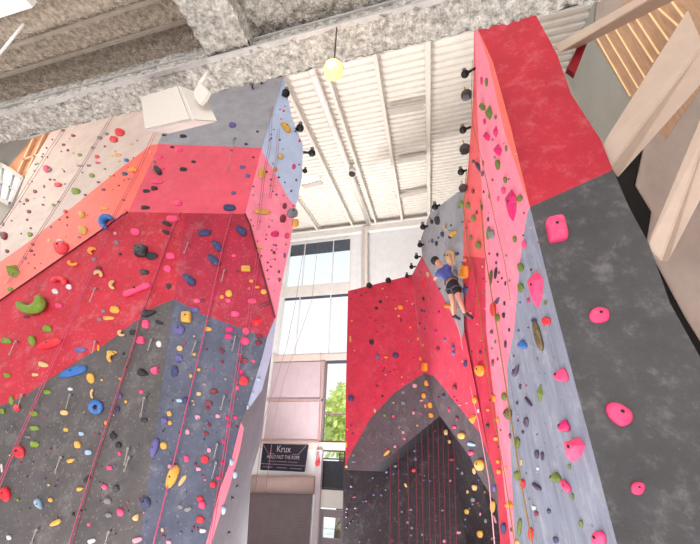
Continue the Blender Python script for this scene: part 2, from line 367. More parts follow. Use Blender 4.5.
# purlin braces
PU = mat('grey_purlin', (196, 188, 180), .55, .05)
for pa, pb, lab in (((389, 112), (424, 106), 'grey flat brace between two roof joists, highest up beside the pillar wall'),
                    ((397, 161), (426, 156), 'grey flat brace between two roof joists, level with the grey corner panel'),
                    ((396, 197), (428, 190), 'pale flat brace between two roof joists, just above the corner wall pulleys'),
                    ((303, 187), (322, 182), 'grey flat brace beside the bright skylight behind the prow wall')):
    q = (CP[0]-V((0, 0, .3)), CP[1]); u, v = on(*pa, q), on(*pb, q)
    bm = NB(); bar(bm, u, v, .32, .07, up=CP[1]); tag(link('roof_brace', bm, PU), lab, 'roof brace', 'braces between roof joists')
q = (CP[0]-V((0, 0, .03)), CP[1])
bm = NB(); pts = [on(x, y, q) for x, y in ((302, 179), (318, 177), (321, 182), (304, 184))]; hexa(bm, pts, [k-V((0, 0, .03)) for k in pts])
tag(link('skylight', bm, mat('skylight_glow', (250, 250, 245), .4, .02, emit=1.6)), 'small bright skylight strip in the roof beside the prow wall', 'skylight')
# floor and side walls
bm = NB(); box(bm, (-26, -8, -.2), (9, YF+.2, 0)); struct('floor', bm, mat('floor_mat', (150, 142, 142), .7, .1, 1))
bm = NB(); box(bm, (-24.2, 5, 0), (-24, YF, 24)); struct('wall_left', bm, mat('concrete_grey', (170, 164, 156), .7, .1, 1))
# far corner past the slab: timber soffit, bright window, grey wall
YL = 5.95
bm = NB(); face(bm, [at(x, y, YL) for x, y in ((-40, 142), (20, 140), (30, 139), (8, 168), (-3, 176), (-3, 196), (12, 207), (-10, 240), (-40, 260))]); struct('wall_far_left', bm, mat('far_wall_grey', (150, 144, 138), .7, .1, 1))
bm = NB(); face(bm, [at(x, y, YL) for x, y in ((30, 139), (62, 128), (40, 165), (24, 181), (8, 168))])
struct('ceiling_timber', bm, mat('timber_soffit', (196, 140, 104), .6, .18, 3, stretch=(6, 1, 1)))
bm = NB()
for (xa, ya), (xb, yb) in (((34, 139), (18, 175)), ((46, 132), (28, 172)), ((10, 168), (25, 180)), ((24, 160), (44, 154))): bar(bm, at(xa, ya, YL-.05), at(xb, yb, YL-.05), .09, .09)
struct('trim_4', bm, mat('timber_rib', (222, 178, 146), .6, .08))
bm = NB(); pts = [(-3, 163), (5, 167), (25, 180), (13, 206), (-3, 197)]
for u, v in zip(pts, pts[1:]+pts[:1]): bar(bm, at(*u, YL-.1), at(*v, YL-.1), .2, .14)
for u, v in (((3, 166), (-1, 197)), ((14, 173), (6, 202)), ((-2, 180), (19, 193))): bar(bm, at(*u, YL-.1), at(*v, YL-.1), .06, .06)
w5 = struct('window_5', bm, mat('window_bar_grey', (170, 168, 166), .5, .05))
bm = NB(); face(bm, [at(x, y, YL-.06) for x, y in pts]); link('window_pane', bm, mat('bright_pane', (236, 240, 244), .3, .02, emit=.55), w5)
# ------------------------------------------------------------------ banner, roller shutter, post
YB = YF-.22
def bp(x, y): return at(x, y, YB)
t = thing('banner', 'black banner with white lettering tied above the grey roll-up mat', 'banner', bp(284, 471))
q = [bp(263, 443.5), bp(308.5, 445), bp(304.5, 472), bp(260, 470)]
bm = NB(); hexa(bm, q, [k+V((0, .02, 0)) for k in q]); link('sheet', bm, mat('banner_black', (34, 28, 44), .6, .1), t)
TXT = mat('banner_print', (190, 178, 190), .6, .05)
ex = (q[1]-q[0]).normalized(); ey = (q[0]-q[3]).normalized(); wB = (q[1]-q[0]).length; hB = (q[0]-q[3]).length
def text(body, cx, cy, size, wid):
    cu = bpy.data.curves.new('lettering', 'FONT'); cu.body = body; cu.size = 1; cu.align_x = 'CENTER'; cu.align_y = 'CENTER'
    o = bpy.data.objects.new('lettering', cu); COL.objects.link(o)
    dg = bpy.context.evaluated_depsgraph_get(); me = bpy.data.meshes.new_from_object(o.evaluated_get(dg)); COL.objects.unlink(o); bpy.data.objects.remove(o)
    xs = [v.co.x for v in me.vertices]; k = wid/(max(xs)-min(xs))
    c = q[3]+(q[2]-q[3])*cx+(q[0]-q[3])*cy-V((0, .012, 0))
    for v in me.vertices: v.co = c+ex*v.co.x*k+ey*v.co.y*size
    me.materials.append(TXT); o = bpy.data.objects.new('lettering', me); COL.objects.link(o); o.parent = t; o.matrix_parent_inverse = Matrix.Translation(-t.location)
text('Krux', .5, .8, .42, wB*.3)
text('HOLD FAST THE ROPE', .5, .5, .22, wB*.7)
bm = NB()
for u, v in (((0, .98), (.16, .62)), ((.16, .62), (.3, .62)), ((1, .96), (.84, .62)), ((.84, .62), (.7, .62)), ((0, .24), (1, .22)), ((.17, .345), (.36, .34)), ((.38, .34), (.6, .335)), ((.62, .335), (.84, .33)), ((.06, .13), (.28, .12)), ((.38, .12), (.6, .11)), ((.68, .11), (.94, .1))):
    a_ = q[3]+(q[2]-q[3])*u[0]+(q[0]-q[3])*u[1]; b_ = q[3]+(q[2]-q[3])*v[0]+(q[0]-q[3])*v[1]; bar(bm, a_-V((0, .01, 0)), b_-V((0, .01, 0)), .03, .01, up=V((0, 1, 0)))
link('line_art', bm, mat('banner_grey', (130, 120, 140), .6), t)
t = thing('rolling_door', 'rolled dark grey curtain door with pale roll below the black banner', 'roll-up door', bp(282, 544))
p, r_ = bp(250, 484), bp(315, 485)
bm = NB(); tube(bm, [p, r_], .36, 20); link('roll', bm, mat('roll_beige', (196, 172, 168), .6, .05), t)
r_ = r_-V((.12, 0, 0))
bm = NB(); tube(bm, [r_-V((.02, .0, 0)), r_+V((.08, 0, 0))], [.3, .28], 16); link('bracket', bm, mat('bracket_dark', (60, 52, 56), .5), t)
bm = NB(); box(bm, (p.x-.02, YB+.1, 0), (r_.x-.03, YB+.16, p.z-.1))
for k in range(28): z = .1+k*.12; box(bm, (p.x-.02, YB+.085, z), (r_.x-.03, YB+.1, z+.09))
link('curtain', bm, mat('curtain_grey', (124, 112, 116), .6, .08), t)
bm = NB(); rect(bm, fx(316, 500), 0, fx(321.5, 500), Z['b0'], YF-.3, YF-.05); tag(link('steel_post', bm, mat('post_white', (206, 196, 204), .5, .04)), 'slim white steel post between rolled curtain and glazed door', 'post')
# red item on the post
p = at(317.5, 463, YF-.45); t = thing('rescue_bag', 'small red bag hanging on the post beside the black banner', 'bag', p)
bm = NB(); bmesh.ops.create_icosphere(bm, subdivisions=2, radius=.13)
for v in bm.verts: v.co = V((v.co.x*1.0, v.co.y*.6, v.co.z*(1.1 if v.co.z < 0 else .8)))+p
link('pouch', bm, mat('red_bag', (236, 60, 66), .6), t, True)
bm = NB(); tube(bm, [p+V((-.08, 0, .1)), p+V((0, .05, .4)), p+V((.08, 0, .1))], .02, 6); link('strap', bm, MATS['red_bag'], t)
# ------------------------------------------------------------------ outside: trees and ground
bm = NB(); box(bm, (-40, YF+.5, -.3), (40, 70, -.1)); struct('ground_outside', bm, mat('pale_paving', (226, 226, 216), .8, .2, 1))
LEAF = mat('leaf_green', (222, 238, 140), .6, .2, 2); BARK = mat('bark', (96, 74, 56), .8, .2)
def tree(px, py, Y, r, label):
    c = at(px, py, Y); t = thing('tree', label, 'tree', (c.x, c.y, 0), 'trees outside the narrow window')
    bm = NB(); tube(bm, [V((c.x, c.y, -.1)), V((c.x+.1, c.y, c.z*.5)), V((c.x, c.y, c.z))], [.22, .16, .06], 8); link('trunk', bm, BARK, t)
    bm = NB(); R_ = random.Random(px)
    for k in range(1500):
        d = V((R_.gauss(0, 1), R_.gauss(0, 1), R_.gauss(0, 1))).normalized()*r*R_.uniform(.35, 1)**.6*(1+.3*math.sin(k*.7)); d.z *= 1.25
        p = c+d; n = V((R_.gauss(0, 1), R_.gauss(0, 1)-1, R_.gauss(0, 1)+.5)).normalized(); s = n.orthogonal().normalized()*R_.uniform(.1, .24); w = n.cross(s)*.55
        face(bm, [p-s, p+w, p+s, p-w])
    link('crown', bm, LEAF, t)
tree(341, 424, 21, 1.35, 'leafy light green tree in the lower part of the narrow window')
tree(344, 404, 26, 1.0, 'taller green tree rising behind the leafy one in the narrow window')
# ------------------------------------------------------------------ sprayed mezzanine beam and deck over the camera
SPRAY = mat('sprayed_insulation', (198, 193, 186), .95, .5, 19, 0, 1.0, 44, 0, spec=.1)
SPRAYD = mat('sprayed_deck', (188, 173, 157), .95, .4, 18, 0, 1.0, 40, 0, spec=.1)
ZB = 8.6
def lump(p, amp, s):
    return noise.noise(p*s)*amp*.55+noise.noise(p*s*2.7+V((9, 3, 1)))*amp*.8+noise.noise(p*s*5)*amp*.4
def lumpy(bm, o, u, v, nu, nv, n, amp, s=7, edge=0):
    g = []
    for i in range(nu+1):
        row = []
        for j in range(nv+1):
            p = o+u*(i/nu)+v*(j/nv); h = lump(p, amp, s)
            q = p+n*h
            if edge and j in (0, nv): q += v.normalized()*(lump(p+V((5, 5, 5)), edge, s*.8))*(1 if j else -1)
            row.append(bm.verts.new(q))
        g.append(row)
    for i in range(nu):
        for j in range(nv):
            f = bm.faces.new((g[i][j], g[i+1][j], g[i+1][j+1], g[i][j+1])); f.smooth = True
YB0, YB1 = 1.70, 2.03
xa, xb = -7.5, 3.2
bm = NB()
lumpy(bm, V((xa, YB0, ZB)), V((xb-xa, 0, 0)), V((0, YB1-YB0, 0)), 430, 14, V((0, 0, -1)), .035, 8, .03)
lumpy(bm, V((xa, YB1, ZB)), V((xb-xa, 0, 0)), V((0, 0, .9)), 300, 10, V((0, 1, 0)), .02, 8)
lumpy(bm, V((xa, YB0, ZB+.04)), V((xb-xa, 0, 0)), V((0, 0, .13)), 430, 6, V((0, -1, 0)), .03, 8)
lumpy(bm, V((xa, YB0, ZB+.17)), V((xb-xa, 0, 0)), V((0, .12, .0)), 200, 3, V((0, 0, 1)), .02, 8)
lumpy(bm, V((xa, YB0+.12, ZB+.17)), V((xb-xa, 0, 0)), V((0, .0, .6)), 300, 12, V((0, -1, 0)), .03, 8)
struct('beam_1', bm, SPRAY)
bm = NB(); box(bm, (xa, YB0-.03, ZB-.005), (xb, YB0+.02, ZB+.022)); box(bm, (xa, YB0-.02, ZB+.17), (xb, YB0+.02, ZB+.19)); struct('trim_5', bm, mat('flange_edge', (176, 172, 170), .6, .15, 6))
# cross beam
g0, g1 = at(170, 6, 1), at(211, 63, 1)
zc = ZB+.05
def atz(x, y, z): d = ray(x, y); return CAM+d*((z-CAM.z)/d.z)
ca, cb = atz(211, 62, zc), atz(253, 52, zc)
bm = NB()
lumpy(bm, V((ca.x, -1.2, zc)), V((cb.x-ca.x, 0, 0)), V((0, YB0+1.2, 0)), 24, 110, V((0, 0, -1)), .035, 8)
lumpy(bm, V((ca.x, -1.2, zc)), V((0, YB0+1.2, 0)), V((0, 0, .7)), 110, 16, V((-1, 0, 0)), .03, 8)
lumpy(bm, V((cb.x, -1.2, zc)), V((0, YB0+1.2, 0)), V((0, 0, .7)), 110, 16, V((1, 0, 0)), .03, 8)
struct('beam_2', bm, SPRAY)
bm = NB(); lumpy(bm, V((xa, -1.5, ZB+.62)), V((ca.x-xa+.1, 0, 0)), V((0, 3.5, 0)), 150, 70, V((0, 0, -1)), .03, 6)
struct('ceiling_mezzanine', bm, SPRAYD)
bm = NB(); lumpy(bm, V((cb.x-.1, -1.5, ZB+.3)), V((xb-cb.x, 0, 0)), V((0, 3.4, 0)), 170, 90, V((0, 0, -1)), .05, 7)
struct('ceiling_mezzanine_sprayed', bm, SPRAY)
bm = NB()
for yy in (.95, 1.25, 1.5): box(bm, (xa, yy, ZB+.55), (ca.x, yy+.03, ZB+.6))
struct('trim_6', bm, mat('deck_rib', (146, 134, 122), .8, .15, 6))
p, r_ = atz(-6, 11, ZB+.25), atz(30, -1, ZB+.25)
bm = NB(); bar(bm, p, r_, .1, .1); tag(link('strut_channel', bm, WM), 'white steel channel across the top corner of the sprayed ceiling', 'steel channel')
p, r_ = atz(-3, 57, ZB+.2), atz(24, 24, ZB+.4)
bm = NB(); tube(bm, [p, r_], .014, 8); tag(link('hanger_rod', bm, WM), 'thin white hanger rod below the sprayed ceiling deck', 'rod')
# white box speaker
YS = 1.72
F_ = [at(140.6, 97.3, 1.78), at(179, 85.3, 1.62), at(193, 120, 1.60), at(145, 131, 1.78)]
e_, g_, f_ = at(218.6, 121.6, 1.72), at(206, 95, 1.76), at(170, 134, 1.88)
h_ = F_[0]+(g_-F_[1])*.9+(f_-F_[3])*.1
t = thing('box_speaker', 'white box loudspeaker hung under the sprayed insulation beam', 'speaker', F_[2])
bm = NB(); hexa(bm, F_, [h_, g_, e_, f_]); bmesh.ops.bevel(bm, geom=bm.edges[:], offset=.012, segments=2, affect='EDGES')
link('cabinet', bm, mat('speaker_white', (204, 197, 191), .45, .04), t)
nf = (F_[1]-F_[0]).cross(F_[3]-F_[0]).normalized()
if nf.dot(CAM-F_[0]) < 0: nf = -nf
cx_ = sum(F_, V())/4; bm = NB(); pts = [cx_+(k-cx_)*.93+nf*.004 for k in F_]; hexa(bm, pts, [k+nf*.008 for k in pts]); link('grille', bm, mat('speaker_grille', (196, 188, 179), .7, .06, 60), t)
bm = NB(); pts = [at(x, y, 1.60) for x, y in ((199.5, 81), (208, 91), (204, 99), (199, 104), (194, 97), (193.5, 91))]; hexa(bm, pts, [k+V((.02, .03, .0)) for k in pts]); bmesh.ops.bevel(bm, geom=bm.edges[:], offset=.004, segments=1, affect='EDGES')
link('bracket', bm, mat('bracket_white', (206, 198, 192), .4, .04), t)
bm = NB(); tube(bm, [at(199, 85, 1.74), V((at(199, 85, 1.74).x, 1.80, ZB+.05))], .018, 8); link('hanger', bm, WM, t)
# warm pendant bulb
p = at(333.5, 70, 1.7); t = thing('pendant_lamp', 'glowing warm round lamp hanging under the sprayed beam', 'lamp', p)
bm = NB(); bmesh.ops.create_uvsphere(bm, u_segments=20, v_segments=14, radius=.086, matrix=Matrix.Translation(p)); link('globe', bm, mat('globe_glow', (255, 194, 104), .3, .02, emit=2.4), t, True)
bm = NB(); tube(bm, [p+V((0, 0, .08)), p+V((0, 0, .14))], .026, 10); link('socket', bm, mat('socket_brass', (150, 110, 60), .4), t)
bm = NB()
for k in range(6):
    an = k*math.pi/3; d = V((math.cos(an), math.sin(an), 0)); tube(bm, [p+V((0, 0, .1)), p+d*.08+V((0, 0, .05)), p+d*.094, p+d*.05-V((0, 0, .082))], .0025, 4)
link('cage', bm, MATS['socket_brass'], t)
bm = NB(); tube(bm, [p+V((0, 0, .12)), V((p.x, p.y, ZB+.02))], .008, 6); link('lamp_cord', bm, MATS['lamp_black'], t)
ld = bpy.data.lights.new('lamp_light', 'POINT'); ld.energy = 9; ld.color = (1, .7, .38); ld.shadow_soft_size = .06
lo = bpy.data.objects.new('lamp_light', ld); COL.objects.link(lo); lo.location = p-V((0, .12, .03))
# ------------------------------------------------------------------ wall beyond the pillar, timber boards, struts
XW = 5.25
bm = NB(); box(bm, (XW, 2.2, 0), (XW+.2, YF, 22)); struct('wall_right', bm, mat('plaster_beige', (208, 195, 184), .7, .1, 1.2, .05, .1, 40))
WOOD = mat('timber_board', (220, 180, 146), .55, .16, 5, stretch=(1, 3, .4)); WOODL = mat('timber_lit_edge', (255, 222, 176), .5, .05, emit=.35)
wq = lambda x, y, o=.0: atX(x, y, XW-o)
bm = NB(); pts = [wq(x, y, .01) for x, y in ((592, 36), (640, -14), (700, -30), (720, 60), (665, 140), (632, 102))]
hexa(bm, pts, [k+V((.04, 0, 0)) for k in pts]); struct('trim_7', bm, WOOD)
bm = NB()
for ua, ub in (((599, 42), (630, 96)), ((608, 38), (638, 88)), ((616, 30), (645, 78)), ((628, 24), (653, 62)), ((637, 20), (659, 54)), ((649, 13), (668, 40)), ((658, 8), (678, 26)), ((672, 2), (684, 18))):
    a_, b_ = wq(*ua, .03), wq(*ub, .03); a_ = a_+(a_-b_)*.12; bar(bm, a_, b_, .026, .02, up=V((1, 0, 0)))
struct('trim_8', bm, WOODL)
bm = NB(); pts = [wq(x, y, .02) for x, y in ((540, 15), (560, -20), (600, -30), (592, 36), (632, 102), (618, 150), (590, 130))]; face(bm, pts); struct('trim_9', bm, mat('grey_green_panel', (186, 188, 180), .6, .06, 1))
bm = NB(); pts = [wq(x, y, .03) for x, y in ((606, 160), (642, 148), (634, 186), (650, 212), (645, 245), (670, 292), (684, 318), (704, 350), (720, 420), (690, 380), (640, 240))]
hexa(bm, pts, [k+V((.02, 0, 0)) for k in pts]); tag(link('black_membrane', bm, mat('membrane_black', (20, 17, 16), .9)), 'black gap lining on the wall just behind the pillar edge', 'wall lining')
STR = mat('strut_cream', (196, 174, 158), .5, .05, 4)
def strut(L0, L1, R0, R1, Q0, Q1, Ya, Yb, label):
    a = [at(*L0, Ya), at(*R0, Ya), at(*R1, Yb), at(*L1, Yb)]
    q0, q1 = at(*Q0, Ya+.28), at(*Q1, Yb+.28)
    b = [a[0]+(q0-a[1]), q0, q1, a[3]+(q1-a[2])]
    bm = NB(); hexa(bm, a, b); bmesh.ops.bevel(bm, geom=bm.edges[:], offset=.015, segments=2, affect='EDGES')
    tag(link('support_strut', bm, STR), label, 'strut', 'cream steel struts holding the pillar wall')
strut((554, 45), (640, -4), (559, 53), (652, -2), (578, 48), (680, -2), 4.7, 4.3, 'thin cream steel strut crossing above the red pillar top')
strut((597, 152), (688, 8), (610, 168), (704, 44), (618, 178), (704, 82), 4.55, 3.9, 'widest cream steel strut meeting the pillar between red and charcoal')
strut((646, 248), (702, 112), (661, 262), (708, 130), (668, 262), (712, 180), 4.55, 4.0, 'lowest cream steel strut beside the charcoal pillar face')
bm = NB(); pts = [at(x, y, 4.95) for x, y in ((582, 38), (590, 36), (575, 74), (567, 68))]; hexa(bm, pts, [k+V((0, .1, 0)) for k in pts]); tag(link('red_gusset', bm, mat('gusset_red', (150, 20, 36), .6)), 'dark red steel gusset under the thin strut behind the pillar', 'gusset')
# ------------------------------------------------------------------ climbing holds
HC = {'P': ('pink', (240, 70, 120)), 'R': ('red', (216, 40, 56)), 'M': ('magenta', (206, 28, 104)), 'K': ('black', (40, 38, 44)), 'G': ('green', (112, 138, 34)),
 'Y': ('yellow', (208, 160, 72)), 'O': ('orange', (236, 142, 40)), 'B': ('blue', (48, 104, 176)), 'V': ('violet', (96, 88, 146)), 'N': ('navy', (52, 58, 100)),
 'W': ('white', (206, 200, 204)), 'T': ('tan', (206, 172, 120)), 'L': ('pale blue', (150, 178, 206)), 'S': ('grey', (120, 118, 124)), 'D': ('maroon', (118, 28, 52)),
 'F': ('dusty pink', (206, 140, 158)), 'U': ('olive brown', (96, 80, 44)), 'A': ('dark plum', (66, 48, 78)), 'H': ('olive green', (98, 112, 46))}
HM = {k: mat('hold_'+v[0].replace(' ', '_').replace('-', '_'), v[1], .55, .14, 9, .3, .15, 90) for k, v in HC.items()}
BOLT = mat('bolt_steel', (30, 28, 30), .4)
SHAPE = {'b': 'rounded', 's': 'long', 'c': 'curved', 'r': 'ring', 't': 'pyramid', 'd': 'faceted', 'n': 'two-lobed', 'q': 'blocky', 'w': 'edge', 'x': 'chip', 'e': 'teardrop'}
